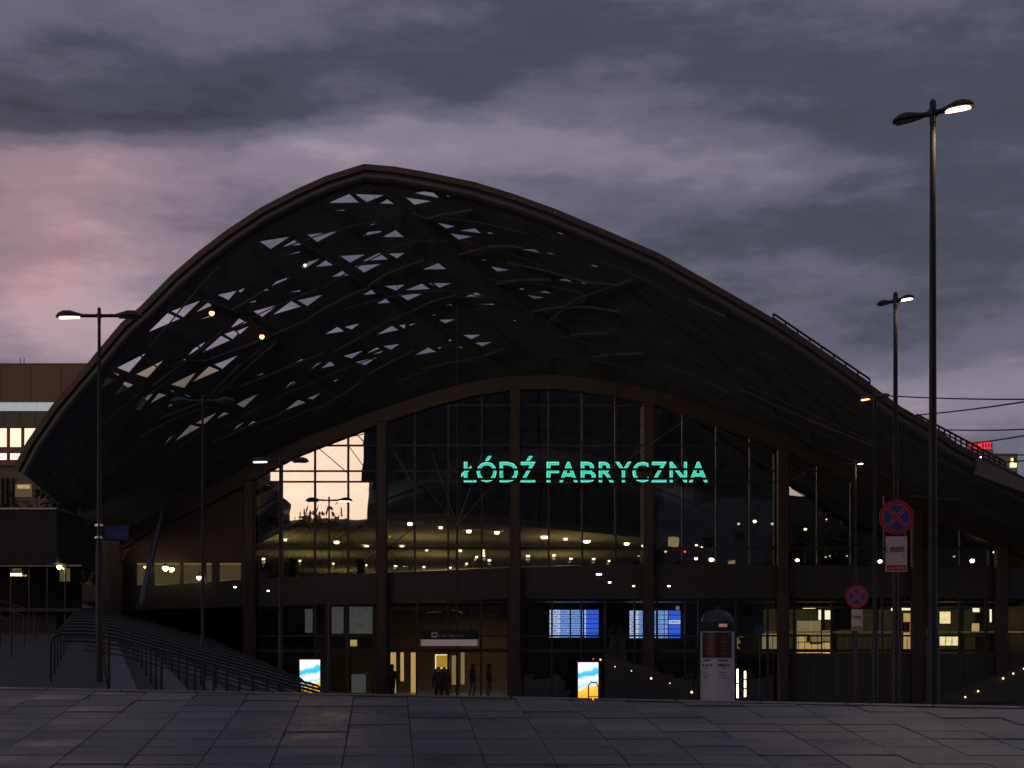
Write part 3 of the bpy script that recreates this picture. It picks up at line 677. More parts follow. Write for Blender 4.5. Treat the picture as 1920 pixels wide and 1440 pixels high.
thing_box('red_notice', 'dull red panel below the yellow poster', 'panel', m_redp, 816, 828, 1254, 1264, 84)
thing_box('notice_box', 'small amber lit notice above the left glass door', 'notice', e_wood, 655, 671, 1198, 1213, 73.2)
thing_box('wall_board', 'dim brown board left of the amber notice above the door', 'wall board', m_arch, 618, 652, 1194, 1216, 74)
thing_box('wall_board', 'dim brown board right of the amber notice above the door', 'wall board', m_arch, 674, 702, 1194, 1216, 74)
e_reflect = emit('grey reflection glow', (.8, .78, .74), .11, base=(.3, .3, .3), var=.5, scale=5)  # grey glow put in for the reflection seen in the lower glass
for x0, x1, y0, y1, lb in ((620, 646, 1136, 1190, 'tall grey glow standing in for a reflection above the left glass door, left half'), (653, 704, 1133, 1190, 'wide grey glow standing in for a reflection above the left glass door'), (570, 588, 1140, 1188, 'narrow grey glow standing in for a reflection over the left advertising screen'), (657, 688, 1262, 1301, 'low grey glow standing in for a reflection behind the left glass door')):
    thing_box('reflection_panel', lb, 'reflection panel', e_reflect, x0, x1, y0, y1, 77, .08)
# raised shops on the right
MB_ = MB
shop = tag(empty('shop_room', at(1700, 1208, 76)), 'dim raised shop room behind the right hand glazing, railing along its front', 'room')
sp = Vector(shop.location)
def SB(nm, m, x0, x1, y0, y1, d, th): o = boxpx(nm, m, shop, x0, x1, y0, y1, d, d+th); o.location = -sp; return o
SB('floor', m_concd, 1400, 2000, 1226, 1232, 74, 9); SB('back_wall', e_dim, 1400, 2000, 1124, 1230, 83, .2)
for x in (1466, 1541, 1562, 1640, 1678, 1718, 1752, 1800, 1842, 1872): SB('cross_wall', m_band, x, x+random.uniform(3, 9), 1124, 1228, 82.2, .3)
for x0, x1 in ((1565, 1600), (1722, 1750), (1845, 1870)): SB('dark_screen', m_band, x0, x1, 1126, 1180, 82.6, .1)
mb = MB()
for k in range(40):
    p = at(1425+k*12, 1226, 75.2); mb.tube([p, p+Vector((0, 0, .95))], .016, 5)
o = mb.build('baluster', m_polel, shop); o['kind'] = 'stuff'; o.location = -sp
o = MB().tube([at(1420, 1185, 75.2), at(1945, 1185, 75.2)], .035, 6).build('handrail', e_dark, shop); o.location = -sp  # rail glows by itself, lamplight put into its material
for x0, x1, y0, y1, d, m, nm, lb in (
    (1503, 1530, 1124, 1127, 78, e_cream, 'ceiling_light', 'thin cream ceiling strip above the oak cupboards'), (1503, 1531, 1132, 1143, 80, e_cream, 'lightbox', 'cream light panel over the left oak cupboard'),
    (1534, 1540, 1143, 1163, 80, e_cream, 'lightbox', 'narrow upright light panel right of the oak cupboard'), (1545, 1560, 1143, 1163, 80, e_cream, 'lightbox', 'square light panel over the small cupboard'),
    (1690, 1714, 1126, 1129, 78, e_cream, 'ceiling_light', 'thin cream ceiling strip above the oak door'), (1689, 1715, 1134, 1146, 80, e_cream, 'lightbox', 'cream light panel over the tall oak door with the red mark'),
    (1822, 1838, 1127, 1133, 78, e_cream, 'ceiling_light', 'short cream ceiling strip at the far right room'), (1822, 1838, 1137, 1149, 80, e_cream, 'lightbox', 'small cream light panel at the far right room'),
    (1855, 1860, 1142, 1167, 78, e_cream, 'wall_light', 'single upright glowing tube right of the last shop window'), (1875, 1902, 1186, 1189, 77, e_cream, 'wall_light', 'level glowing strip at the right edge'),
    (1670, 1677, 1133, 1146, 80, e_cream, 'lightbox', 'tiny upright light panel left of the second lamp post'),
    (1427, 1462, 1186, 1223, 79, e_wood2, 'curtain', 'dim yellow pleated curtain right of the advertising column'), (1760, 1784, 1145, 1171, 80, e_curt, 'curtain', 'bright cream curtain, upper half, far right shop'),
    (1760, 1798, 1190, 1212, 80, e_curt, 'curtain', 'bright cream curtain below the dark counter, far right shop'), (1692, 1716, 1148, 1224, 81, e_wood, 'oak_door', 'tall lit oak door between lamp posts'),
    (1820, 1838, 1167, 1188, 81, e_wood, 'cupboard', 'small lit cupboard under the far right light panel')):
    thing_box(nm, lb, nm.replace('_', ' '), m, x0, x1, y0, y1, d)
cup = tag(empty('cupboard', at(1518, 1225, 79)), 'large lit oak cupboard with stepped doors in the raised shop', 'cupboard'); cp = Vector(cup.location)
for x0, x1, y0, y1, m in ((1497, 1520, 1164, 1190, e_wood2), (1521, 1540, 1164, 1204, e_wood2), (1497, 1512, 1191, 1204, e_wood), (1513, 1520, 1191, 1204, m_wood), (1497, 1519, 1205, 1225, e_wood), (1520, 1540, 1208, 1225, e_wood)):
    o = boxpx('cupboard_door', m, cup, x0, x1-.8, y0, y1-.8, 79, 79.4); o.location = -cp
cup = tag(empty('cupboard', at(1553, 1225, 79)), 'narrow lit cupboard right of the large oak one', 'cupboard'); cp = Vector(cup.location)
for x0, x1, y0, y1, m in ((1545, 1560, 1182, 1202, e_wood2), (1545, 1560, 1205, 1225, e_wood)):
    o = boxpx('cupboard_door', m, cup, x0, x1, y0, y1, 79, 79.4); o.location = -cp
thing_box('red_mark', 'red patch hanging on the lit oak door', 'red panel', m_redp, 1694, 1706, 1166, 1186, 80.8)
for x, y0, y1, lb in ((1383, 1253, 1310, 'long glowing tube just right of the advertising column'), (1397, 1257, 1308, 'broken glowing tube, second right of the advertising column')):
    t = tag(empty('light_tube', at(x, y1, 71)), lb, 'tube light', 'glowing tubes beside the advertising column')
    r = 1.6*71/F; h = (y1-y0)*71/F
    for k in range(3 if x == 1397 else 2):
        n_ = 3 if x == 1397 else 2; MB().tube([(0, 0, h*k/n_+.04), (0, 0, h*(k+1)/n_-.04)], r, 8).build('tube', e_lampw, t)
    MB().box(-r, r, r, r*2, 0, h).build('backplate', m_mull, t)
# departure boards
def board(label, x0, x1, y0, y1, cols, oy):
    D = 76.0; a = at(x0, y1, D); b = at(x1, y0, D)
    t = tag(empty('departure_board', ((a.x+b.x)/2, D, a.z)), label, 'departure board', 'blue departure boards in the hall'); c = Vector(t.location)
    MB().bevbox(a.x-c.x-.06, b.x-c.x+.06, .03, .25, -.06, b.z-a.z+.06, .02).build('casing', m_mull, t)
    for k in (0.2, .8): MB().tube([((b.x-a.x)*(k-.5), .14, b.z-a.z), ((b.x-a.x)*(k-.5), .14, b.z-a.z+1.0)], .02, 6).build('hanger', m_mull, t)
    for r in range(6):
        for (ca, cb, m) in cols:
            ya = oy+r*35; yb2 = ya+30
            p = at(900+ca/4, 1060+yb2/4, D); q = at(900+cb/4, 1060+ya/4, D)
            if m is e_bl and random.random() < .12: m = e_bw
            MB().box(p.x-c.x, q.x-c.x, 0, .03, p.z-c.z, q.z-c.z).build('display_cell', m, t)
            if m is not e_bl and cb-ca > 40:    # a line of small lettering, too small to read
                xx = p.x-c.x+.06; l = MB()
                while xx < q.x-c.x-.12:
                    w = random.uniform(.04, .16); l.box(xx, xx+w, -.006, 0, (p.z+q.z)/2-c.z-.035, (p.z+q.z)/2-c.z+.035); xx += w+.05
                if l.v: l.build('lettering', e_bd, t)
e_bw = emit('pale blue screen', (.55, .70, 1), 1.5, var=.1); e_bm = emit('light blue screen', (.26, .45, 1), 1.35, var=.12); e_bl = emit('blue screen', (.045, .15, .95), 1.35, var=.1); e_bd = emit('deep blue lettering', (.12, .25, .95), .9)
board('wide blue departure board left of the dark column, four columns of cells', 1030, 1124, 1142, 1196, ((522, 533, e_bw), (541, 600, e_bw), (602, 672, e_bm), (684, 771, e_bm), (783, 795, e_bw), (797, 889, e_bl)), 335)
board('blue departure board right of the first, partly hidden by a column', 1181, 1276, 1143, 1199, ((1123, 1190, e_bw), (1193, 1238, e_bm), (1246, 1325, e_bm), (1337, 1378, e_bm), (1385, 1408, e_bm), (1416, 1503, e_bl)), 340)
t = tag(empty('hall_clock', at(1270.5, 1140, 73.4)), 'small round clock above the right departure board', 'clock')
MB().tube([(0, 0, 0), (0, .06, 0)], .115, 16).build('rim', m_mull, t); MB().tube([(0, -.006, 0), (0, .01, 0)], .1, 16).build('face', e_wood2, t); MB().box(-.008, .008, -.014, -.008, 0, .08).box(0, .06, -.014, -.008, -.008, .008).build('hands', m_mull, t)
# other lamps seen in the upper storey on the right
k = 0
for x, y, s_, m, lb in ((1305, 1047, 3.2, e_lamp, 'amber lamp left of the dark column gap, on the upper storey'), (1334, 1049, 5, e_lamp, 'larger amber lamp in the upper storey, right of the name letters'), (1248, 1034, 2.8, e_lampo, 'small orange lamp right of the fourth column'),
                     (1284, 1034, 2.4, emit('red lamp', (1, .1, .12), 6), 'small red lamp in the upper storey'), (1306, 1022, 2.8, e_lampw, 'small cream lamp above the amber pair'), (1495, 1050, 4, e_lamp, 'amber lamp right of the fifth column'),
                     (1650, 1052, 4.4, e_lamp, 'amber lamp left of the white sign plate'), (1710, 1045, 2.6, e_lampw, 'slanting white lamp right of the sign plate'), (1823, 1051, 5, e_lamp, 'amber lamp far right of the tall lamp post'),
                     (1863, 1035, 2, e_lampw, 'tiny white lamp at the far right of the upper storey'), (1789, 1043, 2.2, e_led, 'faint white lamp just right of the tall lamp post'), (1548, 1044, 2, e_led, 'tiny white lamp between fifth column and round sign'),
                     (1556, 1042, 1.8, e_led, 'tiny white lamp beside its twin'), (1588, 1042, 1.8, e_led, 'tiny white lamp below the third lamp post'), (1415, 977, 4, e_lampw, 'cream lamp on the tall indoor post'), (1385, 982, 3, e_led, 'flat white lamp left of the indoor post'),
                     (1448, 982, 3, e_led, 'flat white lamp right of the indoor post'), (1510, 992, 3.4, e_lampw, 'cream lamp on the short indoor post')):
    D = 75.0; r = s_*D/F; p = at(x, y, D); t = tag(empty('hall_lamp', p), lb, 'lamp', 'lamps hanging in the upper storey')
    MB().lathe([(r*.25, -r*.8), (r*.8, -r*.5), (r, 0), (r*.5, r*.5)], 10).build('bulb', m, t); MB().lathe([(r*.55, r*.5), (r*.35, r), (r*.1, r*1.4)], 8).build('cap', m_mull, t)
    if y < 1000: MB().tube([(0, 0, -r), (0, 0, -(1055-y)*D/F)], .035, 6).build('post', m_arch, t)
    else: MB().tube([(0, 0, r*1.4), (0, 0, r*1.4+.5)], .012, 4).build('cord', m_mull, t)
# light strips mirrored on / mounted along the dark band
for x, y, w, lb in ((1123, 1077, 10, 'three small lights on the dark band under the name letters'), (1143, 1092, 5, 'small light on the band, left of the pair'), (1188, 1099, 4, 'left one of the two lights on the lower band edge'), (1254, 1099, 5, 'right one of the two lights on the lower band edge'),
                 (441, 1101, 5, 'small light on the band above the stairs'), (503, 1108, 4, 'faint small light on the band left of the bright screen')):
    p = at(x, y, DB-.15); t = tag(empty('band_light', p), lb, 'light', 'small lights along the dark band'); r = w/2*DB/F
    MB().bevbox(-r*1.3, r*1.3, -.02, .03, -.05, .05, .01).build('housing', m_mull, t); MB().bevbox(-r, r, -.04, -.02, -.03, .03, .008).build('lens', e_lampw, t)
# ================================================================ NAME LETTERS
def glyph(ch, bold):
    cu = bpy.data.curves.new('t', 'FONT'); cu.body = ch; cu.size = 1; cu.offset = bold; cu.resolution_u = 3; cu.extrude = 0
    ob = bpy.data.objects.new('t', cu); COL.objects.link(ob); bpy.context.view_layer.update()
    me = bpy.data.meshes.new_from_object(ob.evaluated_get(bpy.context.evaluated_depsgraph_get()))
    bpy.data.objects.remove(ob); return me
def letter(ch, x0, x1, y0, y1, d, m, parent, bold=.028, depth=.12, nm='letter'):
    me = glyph(ch, bold); xs = [v.co.x for v in me.vertices]; ys = [v.co.y for v in me.vertices]
    a = at(x0, y1, d); b = at(x1, y0, d); sx = (b.x-a.x)/(max(xs)-min(xs)); sz = (b.z-a.z)/(max(ys)-min(ys)); mx, my = min(xs), min(ys)
    bm = bmesh.new(); bm.from_mesh(me); bmesh.ops.remove_doubles(bm, verts=bm.verts, dist=1e-5)
    for v in bm.verts: v.co = Vector(((v.co.x-mx)*sx, 0, (v.co.y-my)*sz))
    r = bmesh.ops.extrude_face_region(bm, geom=bm.faces[:]); 
    for v in [g_ for g_ in r['geom'] if isinstance(g_, bmesh.types.BMVert)]: v.co.y += depth
    bmesh.ops.recalc_face_normals(bm, faces=bm.faces)
    me2 = bpy.data.meshes.new(nm); bm.to_mesh(me2); bm.free(); me2.materials.append(m)
    o = bpy.data.objects.new(nm, me2); COL.objects.link(o); o.parent = parent; o.location = a-Vector(parent.location); return o
DN = 71.0
name = tag(empty('station_name', at(1096, 905, DN)), 'glowing green letters reading ŁÓDŹ FABRYCZNA in front of the glass', 'illuminated letters')
LT = [('Ł', 865, 893, 866), ('Ó', 894, 931, 856), ('D', 937, 971, 866), ('Ź', 975, 1004, 856), ('F', 1025, 1048, 866), ('A', 1049, 1083, 866), ('B', 1089, 1117, 866), ('R', 1123, 1151, 866),
      ('Y', 1154, 1184, 866), ('C', 1186, 1216, 866), ('Z', 1221, 1250, 866), ('N', 1256, 1288, 866), ('A', 1292, 1327, 866)]
for ch, a, b, y0 in LT:
    if y0 == 856:      # build the acute accent as a stroke of its own
        xm = (a+b)/2+3; sl_ = 5
        for k_, (m_, g_, dd_, th_, nm_) in enumerate(((e_teal, 0, 0, .02, 'accent'), (e_tealr, .9, .022, .03, 'accent_halo'), (m_steel, 1.7, .055, .16, 'accent_back'))):
            q_ = [(xm-5-g_, 863+g_*.6), (xm-.5, 855.5-g_*.6), (xm+5.5+g_, 855.5-g_*.6), (xm-.5+g_, 863+g_*.6)]
            o = MB().prism_y([(at(x, y, DN).x, at(x, y, DN).z) for x, y in q_], DN+dd_, DN+dd_+th_).build(nm_, m_, name); o.location = -Vector(name.location)
        ch = {'Ó': 'O', 'Ź': 'Z'}[ch]; y0 = 866
    o = letter(ch, a+1.2, b-1.2, y0+1.2, 904-1.2, DN, e_teal, name, -.004, .02)
    o2 = letter(ch, a, b, y0, 904, DN+.022, e_tealr, name, .010, .03, 'letter_halo')  # added layer imitating the bright halo round each letter
    o3 = letter(ch, a-.8, b+.8, y0-.8, 904.8, DN+.055, m_steel, name, .02, .16, 'letter_back')
for y in (880.5, 898.2):     # the two support rails crossing the letters
    a = at(858, y, DN-.06); b = at(1334, y-.8, DN-.06)
    o = MB().tube([a, b], .06, 6).build('support_rail', m_mull, name); o.location = -Vector(name.location)
# ================================================================ ENTRANCE SIGN
DS = 70.4; t = tag(empty('entrance_sign', at(842, 1212, DS)), 'dark strip sign with small train symbol and pale panel above the doors', 'sign'); tl = Vector(t.location)
o = boxpx('sign_strip', m_steel, t, 788, 896, 1181, 1198, DS, DS+.15); o.location = -tl
o = boxpx('pale_panel', emit('pale pink panel', (.6, .45, .44), .16, base=(.4, .35, .35)), t, 789, 895, 1199, 1211, DS-.02, DS+.14); o.location = -tl
o = boxpx('symbol_plate', mat('white enamel', (.6, .6, .6), .5), t, 809, 820, 1185, 1195, DS-.03, DS-.003); o.location = -tl
o = MB().prism_y([(at(x, y, DS).x, at(x, y, DS).z) for x, y in ((811, 1192), (811, 1190), (813, 1187.5), (817, 1187.5), (818.5, 1189), (818.5, 1192))], DS-.045, DS-.031).build('train_symbol', m_mull, t); o.location = -tl
me = glyph('Łódź Fabryczna', .0); xs = [v.co.x for v in me.vertices]; k = 48*DS/F/(max(xs)-min(xs))
for v in me.vertices: v.co = Vector((v.co.x*k, 0, v.co.y*k))
me.materials.append(mat('grey lettering', (.35, .35, .35), .6)); o = bpy.data.objects.new('lettering', me); COL.objects.link(o); o.parent = t; o.location = at(823, 1194, DS-.01)-tl
for x in (800, 884):
    o = MB().tube([at(x, 1181, DS+.1), at(x, 1140, DS+.1)], .02, 6).build('hanger', m_mull, t); o.location = -tl
# ================================================================ AD SCREENS
def screen_mat():
    m = bpy.data.materials.new('beach picture screen'); m.use_nodes = True; t = m.node_tree; b = t.nodes['Principled BSDF']
    tx = t.nodes.new('ShaderNodeTexCoord'); s = t.nodes.new('ShaderNodeSeparateXYZ'); t.links.new(tx.outputs['Object'], s.inputs[0])
    n = t.nodes.new('ShaderNodeTexNoise'); n.inputs['Scale'].default_value = 2.6; n.inputs['Detail'].default_value = 3; t.links.new(tx.outputs['Object'], n.inputs['Vector'])
    ad = t.nodes.new('ShaderNodeMath'); ad.operation = 'MULTIPLY_ADD'; t.links.new(n.outputs['Fac'], ad.inputs[0]); ad.inputs[1].default_value = .5
    t.links.new(s.outputs[2], ad.inputs[2]); a2 = t.nodes.new('ShaderNodeMath'); a2.operation = 'MULTIPLY_ADD'; t.links.new(s.outputs[0], a2.inputs[0]); a2.inputs[1].default_value = -.28; t.links.new(ad.outputs[0], a2.inputs[2])
    r = t.nodes.new('ShaderNodeValToRGB'); mr = t.nodes.new('ShaderNodeMapRange'); mr.inputs['From Min'].default_value = .42; mr.inputs['From Max'].default_value = 2.3
    t.links.new(a2.outputs[0], mr.inputs['Value']); t.links.new(mr.outputs[0], r.inputs[0]); c = r.color_ramp; c.elements[0].position = 0; c.elements[0].color = (1, .42, .02, 1); c.elements[1].position = .8; c.elements[1].color = (1, .93, 1, 1)
    for p, k in ((.16, (1, .55, .03)), (.22, (.85, .75, .75)), (.28, (.25, .7, .95)), (.34, (.8, .85, 1)), (.42, (1, .85, .9)), (.47, (.03, .5, .85)), (.56, (.06, .55, .9)), (.63, (.8, .85, 1))): e_ = c.elements.new(p); e_.color = (*k, 1)
    t.links.new(r.outputs[0], b.inputs['Emission Color']); b.inputs['Emission Strength'].default_value = 1.25; b.inputs['Base Color'].default_value = (.02, .02, .02, 1); return m
m_scr = screen_mat()
for xc, y0, lb in ((581, 1237, 'glowing advertising screen with beach picture left of the entrance doors'), (1103, 1242, 'glowing advertising screen with beach picture right of the doors, below the wide departure board')):
    D = 66.0; t = tag(empty('advertising_screen', (at(xc, 0, D).x, D, 0)), lb, 'advertising screen', 'two glowing advertising screens'); w = 19*D/F; zt = at(0, y0, D).z; zb = zt-1.62
    MB().bevbox(-w-.06, w+.06, .02, .22, .35, zt+.06, .03).build('casing', m_mull, t)
    MB().bevbox(-w*.7, w*.7, .04, .2, 0, .35, .02).build('foot', m_mull, t)
    o = MB().box(-w, w, 0, .02, 0, zt-zb).build('screen', m_scr, t); o.location = (0, 0, zb)
# cycle hoops standing before them
for px_, D, lb in ((568, 60, 'steel cycle hoop before the left advertising screen'), (1113, 60, 'steel cycle hoop before the right advertising screen'), (578, 61, 'second cycle hoop before the left advertising screen')):
    t = tag(empty('cycle_hoop', (at(px_, 0, D).x, D, 0)), lb, 'cycle hoop', 'cycle hoops by the advertising screens'); h = at(0, 1278, D).z
    MB().tube([(-.2, 0, 0), (-.2, 0, h-.15), (-.1, 0, h-.02), (.1, 0, h-.04), (.19, 0, h-.2), (.2, 0, 0)], .025, 8).build('hoop', m_pole, t, smooth=True)
    MB().tube([(-.2, 0, h*.55), (.2, 0, h*.55)], .018, 6).build('crossbar', m_pole, t)
# ================================================================ STREET LAMPS
def lamp(loc, H, rz, rb, label, group, lit, m_lit, head=.74, power=0, arm=.2):
    t = tag(empty('street_lamp', loc, rz), label, 'street lamp', group); hs = head/.74
    z0 = H
    MB().lathe([(rb*1.9, 0), (rb*1.9, .04), (rb*1.5, .05), (rb*1.45, 2.75), (rb*1.0, 2.95), (rb*.98, 3.0), (rb*.62, H-.15), (rb*.7, H-.14), (rb*.75, H+.12), (rb*.4, H+.15)], 16).build('pole', m_pole, t, smooth=True)
    MB().tube([(-.34, 0, H), (.34, 0, H)], .032, 8).lathe([(.06, -.03), (.06, .03)], 10, (0, 0, H)).build('cross_arm', m_pole, t)
    for sx in (-1, 1):
        hd = empty('lamp_head'); hd.parent = t; hd.scale = (hs, hs, hs); hd.location = (sx*arm*hs, 0, H); hd.rotation_euler = (0, 0, 0 if sx > 0 else pi)
        # shell: streamlined hood
        head = .74; prof = [(0, .05, .045), (.08, .07, .055), (.12, .05, .05), (.17, .085, .06), (.30, .13, .10), (.42, .16, .14), (.56, .155, .145), (.68, .11, .10), (head, .03, .03)]
        mb = MB(); ns = 9
        for x, w, h in prof:
            for k in range(ns): a = pi*k/(ns-1); mb.v.append((x, cos(a)*w, sin(a)*h-.01-.03*x))
        for i in range(len(prof)-1):
            for k in range(ns-1): mb.f.append((i*ns+k, i*ns+k+1, (i+1)*ns+k+1, (i+1)*ns+k))
            mb.f.append((i*ns+ns-1, i*ns, (i+1)*ns, (i+1)*ns+ns-1)) if prof[i+1][0] <= .31 else None
        mb.f += [tuple(range(ns))]
        o = mb.build('hood', m_pole, hd, smooth=True); sd = o.modifiers.new('t', 'SOLIDIFY'); sd.thickness = .012
        on = lit == sx
        vs = []; 
        pr = [(.22, .03), (.34, .085), (.5, .105), (.62, .085), (.66, .05)]
        ml = MB(); nn = 7
        for x, w in pr:
            for k in range(nn): a = pi+pi*k/(nn-1); ml.v.append((x, cos(a)*w, sin(a)*.045-.012-.03*x))
        for i in range(len(pr)-1):
            for k in range(nn-1): ml.f.append((i*nn+k, i*nn+k+1, (i+1)*nn+k+1, (i+1)*nn+k))
            ml.f.append((i*nn+nn-1, i*nn, (i+1)*nn, (i+1)*nn+nn-1))
        ml.f += [tuple(range(nn)), tuple((len(pr)-1)*nn+k for k in range(nn))]
        ml.build('lens', m_lit if on else m_lens, hd, smooth=True)
        if on and power:
            l = bpy.data.lights.new('lamp_light', 'SPOT'); l.energy = power; l.color = (1, .72, .42); l.spot_size = radians(150); l.spot_blend = .6; l.shadow_soft_size = .12
            lo_ = bpy.data.objects.new('lamp_light', l); COL.objects.link(lo_); lo_.parent = hd; lo_.location = (.5, 0, -.12)
    return t
m_lens = mat('unlit lamp lens', (.12, .12, .11), .2, bump=0)
e_hot = emit('sodium lens', (1, .56, .24), 6, var=.2); e_mild = emit('soft lens', (.95, 1, .62), 1.6); e_mildw = emit('soft cream lens', (1, .9, .7), 2.2)
GL, GR = 'row of double headed street lamps on the left', 'row of double headed street lamps on the right'
LL = [(186, 28, 592, 'tall double headed street lamp at the far left, blue sign fixed to it', -1, e_mild, .044), (380, 38, 752, 'double headed street lamp before the left roof slope, second in its row', 0, e_mild, .044),
      (525, 50, 864, 'double headed street lamp before the peach lit glass, left lens lit', -1, e_mildw, .05), (617, 62, 938, 'smallest double headed street lamp, before the peach lit glass', 1, e_mildw, .05)]
for x, d, y, lb, lit, ml, rb in LL:
    p = at(x, y, d); gz = 2.05-.17*2 if d < 30 else 0
    lamp((p.x, d, gz), p.z-gz, 0, rb, lb, GL, lit, ml, head=.62 if d < 45 else .74)
LR = [(1749, 17.2, 212, 'tallest street lamp at the right, its right lens burning warm white', 1, e_hot, .050, 200), (1679, 26.7, 564, 'second tallest right hand street lamp, no stopping sign on its post', 1, e_lampw, .055, 60),
      (1640, 37.5, 745, 'third right hand street lamp with amber left lens, over the roof edge', -1, e_lampo, .055, 60), (1604, 51, 870, 'shortest right hand street lamp with a bright head, above the lower round sign', 1, e_lamp, .055, 60)]
for x, d, y, lb, lit, ml, rb, pw in LR:
    p = at(x, y, d); lamp((p.x, d, 0), p.z, radians({17.2: -40, 26.7: -52, 37.5: -50, 51: -58}[d]), rb, lb, GR, lit, ml, head={17.2: .47, 26.7: .38, 37.5: .42, 51: .36}[d], power=pw, arm=.02)
# blue board and its clamps on the first left lamp
D = 28; t = tag(empty('direction_sign', at(218, 1011, D)), 'small blue direction board on the far left lamp post', 'sign'); tl = Vector(t.location)
m_blue = mat('blue sign enamel', (.012, .035, .17), .4, scale=4); m_bt = mat('faded pale print', (.05, .09, .22), .5)
o = boxpx('board', m_blue, t, 196, 241, 985, 1011, D, D+.02); o.location = -tl
for y in (999, 1004):
    mb = MB(); x = 200
    while x < 234: w = random.uniform(3, 8); a = at(x, y+1.2, D-.004); b = at(x+w, y-1.2, D-.004); mb.box(a.x, b.x, D-.004, D-.001, a.z, b.z); x += w+2
    o = mb.build('print', m_bt, t); o.location = -tl
for y in (985, 1008):
    p = at(186, y, D); o = MB().lathe([(.068, -.02), (.085, -.02), (.085, .02), (.068, .02)], 16, p).build('clamp', mat('bright clamp', (.9, .9, .9), .15, 1, bump=0), t); o.location = -tl
    o = MB().tube([p+Vector((.07, 0, 0)), at(197, y, D)], .012, 6).build('bracket', m_polel, t); o.location = -tl
# ================================================================ NO STOPPING SIGNS
m_sred = mat('red sign film', (.42, .03, .035), .45, var=.25, scale=9, bump=0); m_sblue = mat('blue sign film', (.03, .06, .26), .45, var=.2, scale=9, bump=0); m_swh = mat('white sign film', (.62, .50, .48), .5, var=.12, scale=8, bump=0)
m_sline = mat('pale pink line', (.52, .20, .26), .5, bump=0); m_ink = mat('dark print', (.10, .075, .07), .6, bump=0)
def disc(mb, r, y0, y1, n=48): return mb.prism_y([(r*cos(2*pi*k/n), r*sin(2*pi*k/n)) for k in range(n)], y0, y1)
def nostop(px_, py_, D, label, own_pole, plate):
    r = .30; c = at(px_, py_, D); t = tag(empty('no_stopping_sign', c), label, 'road sign', 'round red and blue no stopping signs')
    disc(MB(), r, 0, .018).build('disc', m_sred, t)
    disc(MB(), r*.765, -.003, 0).build('ring_line', m_sline, t)
    disc(MB(), r*.735, -.006, -.0031).build('blue_field', m_sblue, t)
    for a in (pi/4, -pi/4):
        for w, y0, m, nm in ((.052, -.009, m_sline, 'cross_line'), (.036, -.012, m_sred, 'cross_bar')):
            if a < 0: y0 -= .0007
            R = r*.775; q = [(-R, -w*.6), (R, -w*.6), (R, w*.6), (-R, w*.6)]
            MB().prism_y([(x*cos(a)-z*sin(a), x*sin(a)+z*cos(a)) for x, z in q], y0, -.0062).build(nm, m, t)
    # supplementary plate below
    w, h, gap = plate; z1 = -r-gap; z0 = z1-h
    pt = MB().bevbox(-w/2, w/2, .0, .015, z0, z1, .012).build('plate', m_swh, t)
    mb = MB()
    for i in range(7):      # dark lorry-like print
        mb.box(-w*.30+i*w*.095, -w*.30+i*w*.095+w*.06, -.004, -.001, z0+h*.55, z0+h*.55+h*random.uniform(.12, .17))
    mb.box(-w*.3, w*.34, -.0045, -.001, z0+h*.66, z0+h*.68); mb.box(-w*.1, w*.1, -.0045, -.001, z0+h*.57, z0+h*.585)
    mb.build('print', m_ink, pt)
    q = [(-w*.42+.012*sin(pi*k/8)*-2, z0+h*.55+k*h*.2/8) for k in range(9)]
    MB().tube([(x, -.004, z) for x, z in q], .008, 4).build('red_arc', m_sred, pt)
    MB().tube([(w*.2, -.004, z0+h*.43), (w*.34, -.004, z0+h*.49)], .007, 4).build('red_dash', m_sred, pt)
    MB().box(-w*.45, w*.45, -.003, -.001, z0+h*.03, z0+h*.19).build('red_strip', m_sred, pt)
    mb = MB(); 
    for i in range(8): mb.box(-w*.38+i*w*.1, -w*.38+i*w*.1+w*.035, -.005, -.0035, z0+h*.07, z0+h*random.uniform(.12, .17))
    mb.build('strip_print', m_swh, pt)['kind'] = 'stuff'
    for z in (.12, -.12): MB().box(-.05, .05, .018, .06, z-.015, z+.015).build('bracket', m_polel, t)
    if own_pole: MB().tube([(0, .045, -c.z), (0, .045, r)], .03, 10).build('post', m_pole, t)
    return t
nostop(1681, 970, 26.55, 'round no stopping sign with white plate on the second right hand lamp post', False, (.37, .61, .025))
nostop(1607, 1119, 41.0, 'smaller, lower round no stopping sign with white plate on its own post', True, (.30, .56, .03))
# small blue sign by the shops
t = tag(empty('blue_street_sign', at(1425, 1189, 60)), 'small blue sign left of the raised shops', 'sign'); a = at(1418, 1189, 60); b = at(1434, 1173, 60)
MB().bevbox(-(b.x-a.x)/2, (b.x-a.x)/2, 0, .03, 0, b.z-a.z, .01).build('board', m_blue, t); MB().tube([(0, .05, -at(0, 1189, 60).z), (0, .05, .2)], .03, 8).build('post', m_pole, t)
